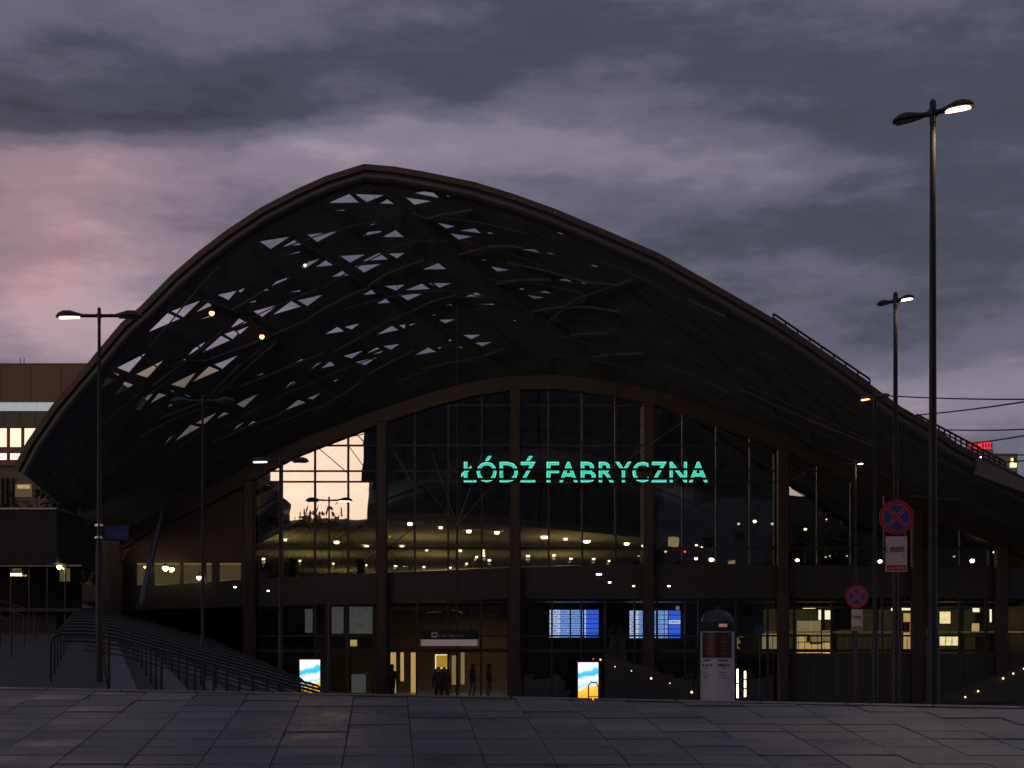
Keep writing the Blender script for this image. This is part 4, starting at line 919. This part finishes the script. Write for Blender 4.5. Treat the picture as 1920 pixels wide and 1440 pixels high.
# ================================================================ ADVERTISING COLUMN
D = 48; c = at(1345, 1208, D); t = tag(empty('advertising_column', (c.x, D, 0)), 'round advertising column with domed dark cap, dark poster and white notices', 'advertising column')
R = 32*D/F; zt = lambda y: at(0, y, D).z
MB().lathe([(R*1.04, 0), (R*1.04, .35), (R*.99, .37), (R*.99, zt(1184))], 40).build('body', mat('pale column wall', (.40, .40, .46), .6, scale=3), t, smooth=True)
MB().lathe([(R*1.0, zt(1184)), (R*1.06, zt(1183)), (R*1.06, zt(1171)), (R*.98, zt(1169)), (R*.98, zt(1166))], 40).build('cornice', m_steel, t, smooth=True)
MB().lathe([(R*.96, zt(1166)), (R*.93, zt(1160)), (R*.8, zt(1152)), (R*.55, zt(1146)), (R*.25, zt(1143)), (R*.05, zt(1142))], 40).build('dome', m_pole, t, smooth=True)
MB().lathe([(.05, zt(1142)), (.05, zt(1139)), (.02, zt(1137))], 12).build('finial', m_pole, t)
def curved(name, m, a0, a1, y0, y1, rr, parent=t):
    n = 16; mb = MB(); v = []
    for z in (zt(y1), zt(y0)):
        for r_ in (rr, rr-.006):
            for k in range(n+1): a = -pi/2+a0+(a1-a0)*k/n; v.append((r_*cos(a), r_*sin(a), z))
    m1 = n+1; f = []
    for k in range(n): f += [(k, k+1, 2*m1+k+1, 2*m1+k), (2*m1+k, 2*m1+k+1, 3*m1+k+1, 3*m1+k)]
    f += [(0, 2*m1, 3*m1, m1), (n, m1+n, 3*m1+n, 2*m1+n)]
    return mb.add(v, f).build(name, m, parent, smooth=False)
curved('dark_poster', mat('dark red poster', (.045, .012, .010), .35, var=.8, scale=4, bump=0), -1.15, .82, 1186, 1233, R*.99+.012)
curved('white_poster', mat('white notice paper', (.50, .49, .56), .6, var=.08), -1.3, 1.3, 1236, 1316, R*.99+.012)
mdr = mat('brick red print', (.16, .04, .03), .5, bump=0)
for a, y, w in ((-.9, 1196, .22), (.1, 1196, .25), (-.95, 1203, .5), (.0, 1203, .5), (-.95, 1210, .45), (.0, 1210, .5), (-.95, 1217, .4), (.0, 1217, .45), (-.9, 1224, .4), (0, 1224, .4)):
    curved('poster_print', mdr, a, a+w, y-1.2, y+1.2, R*.99+.016)
for a, y, w, h in ((-1.05, 1238, .5, 1.4), (-.1, 1238, .62, 1.4), (-1.1, 1247, .18, 2.6), (-.82, 1247, .16, 2.4), (-.58, 1247, .14, 2.4), (-.1, 1247, .42, 2.6), (.38, 1247, .1, 2.4), (.52, 1247, .1, 2.4), (-.85, 1252, .1, 1.4), (.2, 1252, .14, 1.2),
                (-1.05, 1260, .35, .6), (-1.05, 1265, .45, .6), (-1.05, 1270, .3, .6), (-.1, 1260, .5, .5), (0, 1265, .4, .5), (-.05, 1270, .45, .5)):
    curved('notice_print', m_ink, a, a+w, y-h, y+h, R*.99+.016)
curved('red_label', emit('pink red label', (.8, .3, .25), .3, base=(.5, .1, .08)), -.05, .42, 1170, 1176, R*1.06+.01)
# ================================================================ LEFT STEPS: HANDRAILS
def handrail(off, y, zoff, label, group, flip=1, n=5):
    """off: offset along the skewed steps of the upper end"""
    t = tag(empty('stair_handrail', (sk(off, y), y, lift(y))), label, 'handrail', group)
    def gz(s): k = max(0, math.floor((s+7.4)/.62)+1); return 2.05-.17*min(k, 11) if s > -7.4 else 2.05
    top = lambda s: (2.05+zoff if s < -7.4 else 2.05+zoff-.274*(s+7.4))
    pts = [(0, 0, top(off)-.14), (.05, 0, top(off)-.02), (.2, 0, top(off)+.03)]
    for k in range(1, 10): s = off+k*.62; pts.append((s-off, 0, top(s)+.03))
    pts += [(pts[-1][0]+.1, 0, pts[-1][2]-.08)]
    MB().tube([(0, 0, gz(off))]+pts, .026, 8).build('rail', m_pole, t, smooth=True)
    MB().tube([(p[0], 0, p[2]-.13) for p in pts[2:-1]], .02, 6).build('lower_rail', m_pole, t)
    MB().tube([(p[0], 0, p[2]-.30) for p in pts[3:-1]], .014, 6).build('lower_rail', m_pole, t)
    for k in range(1, n+1):
        s = off+.95*k+.1; MB().tube([(s-off, 0, gz(s)), (s-off, 0, top(s)+.02)], .028, 8).build('post', m_pole, t)
        MB().lathe([(.055, 0), (.055, .02), (.03, .03)], 10, (s-off, 0, gz(s))).build('foot_plate', m_pole, t)
    return t
ords = ['nearest', 'second nearest', 'third nearest', 'fourth nearest', 'fifth nearest', 'sixth nearest', 'seventh nearest', 'eighth nearest', 'ninth nearest', 'farthest']
for k, y in enumerate((28, 30.5, 33.2, 36.2, 39.5, 43.2, 47.3, 52, 57, 62)):
    handrail(-8.35, y, .84, '%s grey handrail running down the low steps at the left' % ords[k], 'handrails down the low steps')
def handrail2(y, label):
    t = tag(empty('upper_handrail', (sk(-9.6, y), y, 2.05+lift(y))), label, 'handrail', 'handrails up to the glazed storey')
    pts = [(-2.6, 0, 1.75), (-.3, 0, .98), (-.08, 0, .9), (0, 0, .78), (0, 0, 0)]
    MB().tube(pts, .026, 8).build('rail', m_pole, t, smooth=True); MB().tube([(-2.6, 0, 1.45), (-.1, 0, .64)], .018, 6).build('lower_rail', m_pole, t)
    for x in (-.7, -1.5, -2.3): MB().tube([(x, 0, 0), (x, 0, .98-.335*(x+.3))], .026, 8).build('post', m_pole, t)
for k, y in enumerate((27, 32, 38, 45, 53)): handrail2(y, '%s dark handrail climbing to the left behind the low steps' % ords[k])
# side pavilion with glazed lower storey
D = 58; pv = tag(empty('side_pavilion', (at(20, 0, D).x, D, 2.05)), 'black boxy pavilion at the left edge over a glazed storey', 'pavilion'); pvl = Vector(pv.location)
def PB(nm, m, x0, x1, y0, y1, d, th): o = boxpx(nm, m, pv, x0, x1, y0, y1, d, d+th); o.location = -pvl; return o
PB('upper_block', m_steel, -160, 106, 955, 1056, D, 6); PB('coping', m_polel, -160, 106, 952, 955, D-.1, 6.2)
for x in range(-150, 150, 34): PB('glass_pane', m_glassp, x+1, x+32, 1062, 1140, D+.5, .03); PB('post', m_mull, x-1, x+1, 1058, 1180, D+.45, .1)
PB('handrail', m_polel, -150, 152, 1059, 1062, D+.4, .06); PB('floor_edge', m_concd, -150, 150, 1141, 1147, D+.3, 6); PB('base_wall', m_concd, -160, 106, 1148, 1205, D+1, 5)
PB('back_wall', m_band, -160, 150, 1056, 1150, D+6, .2)
for x0, x1, y0, y1, m in ((20, 39, 1058, 1078, e_wood2), (112, 130, 1064, 1090, e_wood2)): PB('lit_niche', m, x0, x1, y0, y1, D+4, .1)
for x, y, s_, m, lb in ((30, 1077, 4, e_lampw, 'row of small cream bulbs on the glazed storey at the left edge'), (111, 1063, 4.5, e_lamp, 'amber bulb at the pavilion corner, left of the lamp post')):
    p = at(x, y, D+.2); t = tag(empty('wall_lamp', p), lb, 'lamp'); r = s_*D/F
    if x == 30:
        for k in range(4): MB().lathe([(r*.3, -r*.7), (r*.6, 0), (r*.3, r*.5)], 8, ((k-1.5)*.11, 0, 0)).build('bulb', m, t)
    else: MB().lathe([(r*.3, -r), (r, -.2*r), (r*.8, r*.6)], 10).build('bulb', m, t)
    MB().box(-.25, .25, .06, .1, .02, .14).build('mount', m_mull, t)
# warm lamps at the left clerestory and the lattice
for x, y, d, s_, m, lb in ((272, 1063, 71.6, 3, e_lampo, 'dull amber lamp at the left end of the low window strip'), (310, 1065, 71.4, 5.5, e_lamp, 'glowing amber lamp in the low window strip left of the wall column'), (373, 1083, 71.5, 4.5, e_lampw, 'small cream lamp at the bottom of the low window strip'),
                      (397, 587, 63.5, 5.2, e_lampo, 'upper left orange lamp hanging under the lattice roof'), (491, 631, 65, 4.8, e_lampo, 'lower orange lamp hanging under the lattice roof, right of the first'), (572, 497, 63, 3, e_led, 'small pale lamp high under the lattice roof'),
                      (186, 917, 57, 2, e_led, 'tiny pale lamp just behind the far left lamp post'), (97, 912, 75, 2.6, e_led, 'slanting cold white lamp over the pavilion'), (1839, 857, 58, 1.5, e_lampw, 'tiny bright lamp on the right roof edge')):
    if y < 700: d = S(*inv(x, y)).y-1.1
    p = at(x, y, d); t = tag(empty('hanging_lamp', p), lb, 'lamp'); r = s_*d/F
    MB().lathe([(r*.3, -r), (r*.85, -.5*r), (r, 0), (r*.8, r*.5)], 12).build('bulb', m, t); MB().lathe([(r*.85, r*.5), (r*.5, r*1.2), (r*.12, r*1.6)], 10).build('hood', m_mull, t)
    MB().tube([(0, 0, r*1.6), (0, 0, r*1.6+.35)], .015, 5).build('stem', m_mull, t)
# slanting roof props on the left
for (xa, ya, xb, yb2, d, lb) in ((305, 950, 264, 1133, 70, 'slanting steel roof prop left of the clad wall'), (148, 940, 168, 1046, 66, 'thin slanting roof prop behind the far left lamp post')):
    a = at(xa, ya, d); b = at(xb, yb2, d-1.5); t = tag(empty('roof_prop', b), lb, 'roof prop')
    MB().tube([(0, 0, 0), (a-b)*.08, (a-b)*.5, (a-b)*.92, (a-b)], [.06, .12, .15, .12, .06], 10).build('tube', m_polel if xa > 200 else m_beam, t, smooth=True)
    MB().lathe([(.22, -.3), (.22, -.05), (.08, 0)], 12).build('foot', m_concd, t)
# low glass canopy on the left
a, b, c, d_ = at(105, 985, 60), at(240, 925, 66), at(246, 931, 66), at(110, 995, 60); t = tag(empty('glass_canopy', a), 'small sloping glass canopy behind the far left lamp post', 'canopy')
mb = MB(); up = Vector((0, .0, .8)); mb.add([Vector(), b-a, b-a+Vector((.3, .4, 0)), Vector((.3, .4, 0))]+[p-Vector((0, 0, .12)) for p in (Vector(), b-a, b-a+Vector((.3, .4, 0)), Vector((.3, .4, 0)))], [(0, 1, 2, 3), (7, 6, 5, 4), (0, 4, 5, 1), (1, 5, 6, 2), (2, 6, 7, 3), (3, 7, 4, 0)]); mb.build('edge_beam', m_beam, t)
MB().tube([at(160, 985, 60.5)-a-Vector((0, 0, 0)), at(240, 936, 66)-a], .04, 6).build('lower_tube', m_beam, t)
MB().add([Vector((0, .05, .05)), b-a+Vector((0, .05, .05)), b-a+Vector((-.2, .3, 1.0)), at(160, 915, 62)-a, at(150, 950, 61)-a], [(0, 1, 2, 3, 4)]).build('glass_pane', m_glassl, t)
# ================================================================ CABLES
m_cable = mat('dark cable', (.02, .02, .022), .5); m_cablel = mat('steel tie', (.22, .22, .23), .4, .6)
def wire(name, pts, r, m, label, cat, group, sag=0):
    o0 = Vector(pts[0]); q = []
    n = 14
    for a, b in zip(pts, pts[1:]):
        for k in range(n): t_ = k/n; p = Vector(a).lerp(Vector(b), t_); q.append(p-o0-Vector((0, 0, sag*4*t_*(1-t_))))
    q.append(Vector(pts[-1])-o0)
    o = MB().tube(q, r, 6).build(name, m); o.location = o0; return tag(o, label, cat, group)
WR = [((1662, 742, 58), (2100, 746, 40), 'top, level overhead wire right of the tall lamp post'), ((1722, 778, 58), (2100, 722, 38), 'second overhead wire, rising to the right edge'), ((1778, 806, 58), (2100, 793, 40), 'third overhead wire from the top, nearly level'),
      ((1815, 832, 58), (2100, 778, 38), 'fourth overhead wire, rising above the red sign'), ((1850, 853, 58), (2100, 838, 40), 'fifth overhead wire, crossing the beige tower'), ((1878, 867, 58), (2100, 832, 40), 'lowest overhead wire, crossing the lit tower window')]
for a, b, lb in WR: wire('overhead_wire', [at(*a), at(*b)], .026, m_cable, lb, 'overhead wire', 'overhead wires at the right', .08)
TI = [((1225, 519, 61), (1040, 752, 71), 'long pale steel tie running down from the right roof slope'), ((857, 470, 66), (857, 985, 71), 'upright steel tie left of the name letters'), ((700, 360, 61.5), (795, 735, 70.5), 'thin steel tie falling from the roof crest'),
      ((997, 580, 66), (997, 690, 71), 'short upright tie above the glass arch'), ((857, 985, 70.8), (770, 880, 70.9), 'left stay of the cable fan under the name letters'), ((857, 985, 70.8), (945, 885, 70.9), 'right stay of the cable fan under the name letters'),
      ((857, 985, 70.8), (810, 850, 70.9), 'steep left stay of the cable fan'), ((857, 985, 70.8), (905, 850, 70.9), 'steep right stay of the cable fan'), ((1350, 700, 66), (1640, 830, 62), 'tie along the right underside of the roof'), ((1500, 640, 63), (1180, 860, 71), 'faint tie right of the long pale one'),
      ((595, 720, 68), (700, 790, 71), 'short stay above the peach lit glass')]
for a, b, lb in TI: wire('steel_tie', [at(*a), at(*b)], .012, m_cablel, lb, 'steel tie', 'steel ties under the lattice roof')
wire('steel_mast', [at(857, 985, 70.7), at(857, 1330, 70.7)], .05, m_pole, 'slim dark mast rising before the entrance sign', 'mast', None)
# bracing rods of the glass front
BR = [((590, 833), (478, 845)), ((590, 830), (704, 806)), ((595, 838), (650, 885)), ((655, 838), (704, 905)), ((655, 800), (704, 850)), ((520, 1028), (478, 1048)), ((600, 1028), (680, 985)), ((715+12, 1028), (781, 985)), ((727, 1032), (775, 1074)), ((704, 1038), (655, 1080))]
for (xa, ya), (xb, yb2) in BR:
    o = MB().tube([at(xa, ya, DB-.2), at(xb, yb2, DB-.2)], .018, 5).build('bracing_rod', m_mull); P_(o)
# ================================================================ FAR BUILDINGS
m_bw = mat('brown metal cladding panel', (.15, .075, .055), .6, 0, var=.06, scale=.3, bump=.02); m_bw2 = mat('olive metal cladding panel', (.10, .08, .055), .6, 0, var=.1, scale=.3)
D = 105; ob = tag(empty('office_building', (at(0, 0, D).x, D, 0)), 'brown clad office block with lit window bands behind the left roof end', 'office building'); ol = Vector(ob.location)
def OB(nm, m, x0, x1, y0, y1, d, th): o = boxpx(nm, m, ob, x0, x1, y0, y1, d, d+th); o.location = -ol; return o
OB('main_volume', m_bw2, -400, 172, 684, 1205, D+.35, 16); OB('parapet', m_bw, -400, 172, 681, 684, D, 16.5)
for x in range(-398, 170, 57): OB('cladding_panel', m_bw, x+.4, min(x+56.6, 172), 684.5, 753, D, .34)
e_win = emit('pale window band', (.75, .85, .9), .42, var=.25, scale=.5)
for x in range(-390, 130, 20): OB('window_pane', e_win, x+.5, x+19.5, 754.5, 770, D+.05, .1)
for x in range(-398, 170, 29): OB('cladding_panel', m_bw2, x+.4, x+28.6, 771.5, 801, D+.02, .3)
for y0, y1 in ((803, 838), (850, 862)):
    for x in range(-390, 150, 27): OB('window_pane', m_mirror, x+2.5, x+24.5, y0, y1, D+.1, .05)
    OB('spandrel', m_bw, -400, 172, y1+.5, y1+11, D, .34)
    for x in range(-390, 150, 27): OB('window_pier', m_bw, x-2.2, x+2.2, y0-1, y1, D, .34)
for x in (38, 45): OB('roof_rod', m_mull, x-.5, x+.5, 671, 681, D+2, .05)
D = 96; lb_ = tag(empty('low_building', (at(40, 0, D).x, D, 0)), 'dim low building with a lit room under the left roof end', 'building'); ll = Vector(lb_.location)
for nm, m, x0, x1, y0, y1, d in (('wall', m_bw2, -60, 68, 897, 1000, D), ('lit_window', e_dim, 28, 60, 907, 932, D-.1), ('lit_window', e_wood2, 32, 56, 909, 916, D-.16), ('pier', m_concd, -30, -26, 895, 948, D-.3), ('pier', m_concd, 0, 3, 895, 948, D-.3), ('pier', m_concd, 9, 12, 895, 948, D-.3), ('pier', m_concd, 20, 23, 895, 948, D-.3), ('pier', m_concd, 75, 78, 903, 925, D-.3)):
    o = boxpx(nm, m, lb_, x0, x1, y0, y1, d, d+.3); o.location = -ll
# tower with red neon on the right
D = 190; tw = tag(empty('tower_block', (at(1868, 0, D).x, D, 0)), 'beige tower with one lit window and red roof neon at the right edge', 'tower block'); twl = Vector(tw.location)
m_beige = mat('beige render', (.22, .19, .165), .8, scale=.2, bump=0)
for nm, m, x0, x1, y0, y1, d, th in (('wall', m_beige, 1800, 1863, 843, 1206, D, 14), ('wall', m_beige, 1863.4, 1908, 850, 1206, D-2, 16), ('lit_window', e_curt, 1894, 1906, 868, 876, D-2.1, .1), ('lit_window', e_curt, 1896, 1900, 859, 868, D-2.1, .1), ('window', m_mull, 1901, 1906, 858, 867, D-2.1, .1), ('window', m_mull, 1894, 1906, 884, 896, D-2.1, .1)):
    o = boxpx(nm, m, tw, x0, x1, y0, y1, d, d+th); o.location = -twl
sg = tag(empty('neon_sign', at(1838, 843, D)), 'red neon lettering on the tower roof at the right', 'neon sign')
for k, (x, w) in enumerate(((1818, 4), (1823.4, 4.2), (1828.8, 4.2), (1834.2, 4.2), (1839.6, 4.2), (1845, 4.2), (1850.4, 4.2), (1855.8, 3.4))):
    a = at(x, 841.5, D)-Vector(sg.location); b = at(x+w, 829, D)-Vector(sg.location); r = (b.x-a.x)/2; h = b.z-a.z
    q = [(a.x+r+(r-.03)*cos(w_), 0, (a.z+h-r if sin(w_) >= 0 else a.z+r)+(r-.03)*sin(w_)) for w_ in [2*pi*i/12 for i in range(13)]]
    if k in (0, 3): q = q[:7]+[(q[6][0], 0, a.z+.1)]; q = [(q[0][0], 0, a.z+.1)]+q
    MB().tube(q, .065, 6).build('neon_tube', e_red, sg)
o = boxpx('backing_frame', mat('dull red frame', (.25, .03, .04), .6), sg, 1816, 1861, 828, 843, D+.2, D+.3); o.location = -Vector(sg.location)
# ================================================================ WHAT THE GLASS MIRRORS: buildings, trees and added dark blocks behind the viewer
m_rb = mat('dark rear facade', (.07, .065, .06), .7, scale=.3); m_rbg = mat('grey rear facade', (.14, .14, .15), .7, scale=.3)
e_rw = emit('lit flat window', (1, .72, .3), .45, var=.3)
def rear(label, x0, x1, ytop, V, m, steps, wins=0, cat='apartment block'):
    k = V/F; X0, X1 = (x0-960)*k, (x1-960)*k; Y = -(V-144); H = E+(1208-ytop)*k
    t = tag(empty('rear_building', ((X0+X1)/2, Y, 0)), label, cat); w = (X1-X0)/2
    MB().box(-w, w, -14, 0, 0, H).build('wall', m, t)
    for (xa, xb, hh) in steps: MB().box((xa-960)*k-(X0+X1)/2, (xb-960)*k-(X0+X1)/2, -8, -1, H, H+hh).build('roof_block', m, t)
    nf = int(H/3.1); nw = max(3, int(2*w/3.2))
    for f_ in range(1, nf):
        for j in range(nw):
            if nf*nw > 220 and (f_+j) % 2: continue
            x = -w+(j+.5)*2*w/nw; MB().box(x-.45, x+.45, 0, .06, f_*3.1, f_*3.1+1.2).build('window', e_rw if random.random() < wins else m_mull, t)
    return t
random.seed(11)
rear('unseen dark block added behind the viewer, mirrored right of the peach glass', 686, 1010, 690, 204, m_rb, [], .0)  # put in to darken the glass right of the sunset reflection
rear('second unseen dark block added behind the viewer, mirrored behind the name letters', 1012, 1236, 690, 204, m_rb, [], .0)  # put in to darken the glass behind the letters
rear('unseen dark slab added behind the viewer, mirrored right of the name letters', 1236, 1476, 745, 216, m_rb, [], .0)  # added to keep mirrored sky out of the panes here
rear('tall dark block behind the viewer, mirrored at the left glass edge', 250, 484, 862, 204, m_rb, [(300, 400, 4)], .0)
rear('low annex of the tall dark block, mirrored at the left glass edge', 484, 512, 925, 204, m_rb, [(484, 500, 2)], .0)
rear('grey flats with lit windows behind the viewer, mirrored right of the letters', 1240, 1474, 938, 196, m_rbg, [(1250, 1300, 2)], .18)
rear('long low dark block behind the viewer, mirrored at the right', 1478, 1900, 940, 204, m_rb, [(1600, 1640, 2)], .02)
rear('long low dark block behind the viewer, mirrored under the peach sky', 512, 686, 966, 204, m_rb, [], .02)
rear('long low unseen block added behind the viewer, farthest left', -700, 248, 1010, 204, m_rb, [], .02)  # put in to keep the low glow off the pavilion glass
m_leaf = mat('tree leaves', (.045, .06, .028), .7, scale=3, bump=0); m_bark = mat('bark', (.07, .05, .035), .9, scale=8)
def tree(x, y, H, R, label, seed, n=1500, g='trees mirrored in the glass', zb=0, leaf=.28):
    random.seed(seed); t = tag(empty('tree', (x, y, zb)), label, 'tree', g)
    tk = MB(); tk.tube([(0, 0, 0), (.1, 0, H*.25), (0, .1, H*.5), (.05, 0, H*.85)], [H*.028, H*.02, H*.014, .02], 8); tips = []
    for k in range(14):
        a = random.uniform(0, 2*pi); z0 = H*random.uniform(.28, .65); l = R*random.uniform(.6, 1); zt_ = z0+H*random.uniform(.1, .3)
        e_ = Vector((cos(a)*l, sin(a)*l, min(zt_, H*.93))); tk.tube([(0, 0, z0), (e_.x*.5, e_.y*.5, z0+(e_.z-z0)*.65), e_], [H*.009, H*.006, .015], 5); tips.append(e_); tips.append(e_*.7+Vector((0, 0, H*.2)))
    tips += [Vector((random.gauss(0, R*.25), random.gauss(0, R*.25), H*random.uniform(.8, .97))) for _ in range(5)]
    tk.build('trunk', m_bark, t)
    mb = MB()
    for k in range(n):
        c = random.choice(tips)+Vector([random.gauss(0, R*.17) for _ in range(3)]); s_ = leaf*random.uniform(.5, 1.2)
        u = Vector([random.gauss(0, 1) for _ in range(3)]).normalized(); v = u.cross(Vector([random.gauss(0, 1) for _ in range(3)])).normalized()
        mb.add([c+u*s_, c+v*s_*.6, c-u*s_, c-v*s_*.6], [(0, 1, 2, 3)])
    mb.build('crown', m_leaf, t); return t
for k, (px_, V, top, R) in enumerate(((512, 172, 950, 4.2), (575, 168, 942, 4.5), (632, 166, 938, 4.6), (690, 170, 952, 4), (1500, 172, 962, 4), (1580, 170, 958, 4.2))):
    x = (px_-960)*V/F; tree(x, -(V-144), E+(1208-top-14)*V/F, R*.8, ['broad tree behind the viewer, leftmost mirrored', 'broad tree behind the viewer, second mirrored', 'tallest tree behind the viewer, mirrored under the peach sky', 'tree behind the viewer before the tall dark block', 'tree behind the viewer mirrored at the right', 'second tree behind the viewer mirrored at the right'][k], 40+k, leaf=.34)
p = at(75, 0, 90); tree(p.x, 90, 11.6, 2.3, 'dim green tree over the black pavilion at the left edge', 3, g='dim trees at the left edge', n=1200)
p = at(112, 0, 92); tree(p.x, 92, 11.4, 2, 'dim green tree left of the far left lamp post', 5, g='dim trees at the left edge', n=1200)
p = at(205, 0, 82); tree(p.x, 82, 11, 1.8, 'dim green tree right of the far left lamp post', 6, g='dim trees at the left edge', n=900)
# ================================================================ PEOPLE
m_coat = [mat('dark coat', (.02, .02, .025), .8), mat('brown jacket', (.05, .035, .03), .8), mat('navy coat', (.015, .02, .04), .8)]
m_skin = mat('skin', (.35, .2, .14), .6, bump=0); m_hair = mat('dark hair', (.015, .01, .008), .7)
def person(px_, D, h, rz, label, walk=.12, coat=0, pack=False):
    t = tag(empty('person', (at(px_, 0, D).x, D, .05), rz), label, 'person', 'people at the station doors'); s = h/1.75
    J = {'pel': (0, 0, .95, .14), 'che': (0, .02, 1.28, .165), 'nek': (0, 0, 1.46, .06), 'hed': (0, -.02, 1.60, .09), 'top': (0, -.01, 1.70, .075),
         'hL': (.09, 0, .88, .1), 'kL': (.1, -walk, .5, .065), 'fL': (.1, walk*.3-.02, .08, .045), 'tL': (.1, -walk-.08, .04, .04),
         'hR': (-.09, 0, .88, .1), 'kR': (-.1, walk*.6, .5, .065), 'fR': (-.1, walk*1.4, .08, .045), 'tR': (-.1, walk*1.4-.14, .04, .04),
         'sL': (.19, 0, 1.38, .065), 'eL': (.25, .04, 1.12, .048), 'wL': (.24, -.08, .88, .034), 'mL': (.24, -.11, .80, .035),
         'sR': (-.19, 0, 1.38, .065), 'eR': (-.25, .04, 1.12, .048), 'wR': (-.24, -.06, .88, .034), 'mR': (-.24, -.09, .80, .035)}
    ks = list(J); Ed = [('pel','che'),('che','nek'),('nek','hed'),('hed','top'),('pel','hL'),('hL','kL'),('kL','fL'),('fL','tL'),('pel','hR'),('hR','kR'),('kR','fR'),('fR','tR'),('che','sL'),('sL','eL'),('eL','wL'),('wL','mL'),('che','sR'),('sR','eR'),('eR','wR'),('wR','mR')]
    me = bpy.data.meshes.new('body'); me.from_pydata([(J[k][0]*s, J[k][1]*s, J[k][2]*s) for k in ks], [(ks.index(a), ks.index(b)) for a, b in Ed], []); me.materials.append(m_coat[coat])
    o = bpy.data.objects.new('body', me); COL.objects.link(o); o.parent = t; sm_ = o.modifiers.new('s', 'SKIN')
    for i, k in enumerate(ks): me.skin_vertices[0].data[i].radius = (J[k][3]*s,)*2; me.skin_vertices[0].data[i].use_root = (k == 'pel')
    o.modifiers.new('d', 'SUBSURF').levels = 1; o.modifiers['d'].render_levels = 1
    MB().lathe([(.03*s, 1.51*s), (.08*s, 1.55*s), (.098*s, 1.62*s), (.09*s, 1.69*s), (.05*s, 1.735*s), (.01, 1.745*s)], 12, (0, .005, 0)).build('hair', m_hair, t, smooth=True)
    mb = MB(); mb.lathe([(.02*s, 1.50*s), (.055*s, 1.53*s), (.075*s, 1.6*s), (.07*s, 1.66*s), (.03*s, 1.70*s)], 12, (0, -.045*s, 0)); mb.add([(0, -.13*s, 1.59*s), (-.015*s, -.11*s, 1.57*s), (.015*s, -.11*s, 1.57*s), (0, -.11*s, 1.63*s)], [(0, 1, 2), (0, 2, 3), (0, 3, 1)]); mb.build('face', m_skin, t, smooth=True)
    if pack: MB().bevbox(-.16*s, .16*s, .13, .32, 1.02*s, 1.46*s, .05).build('backpack', m_coat[2], t)
    return t
person(735, 71.0, 1.78, 2.6, 'person in a dark coat standing by the ochre board at the left door', .05, 0)
person(822, 66.5, 1.72, 0, 'person in a dark jacket with a backpack walking up to the middle doors', .16, 2, True)
person(833, 66.9, 1.7, .3, 'person in a brown jacket walking close beside the one with the backpack', .14, 1)
person(886, 78.0, 1.7, 1.2, 'person in a dark coat inside, right of the middle doors', .1, 0)
person(917, 77.0, 1.72, 1.8, 'person in a brown coat inside the rightmost lit door', .12, 1)
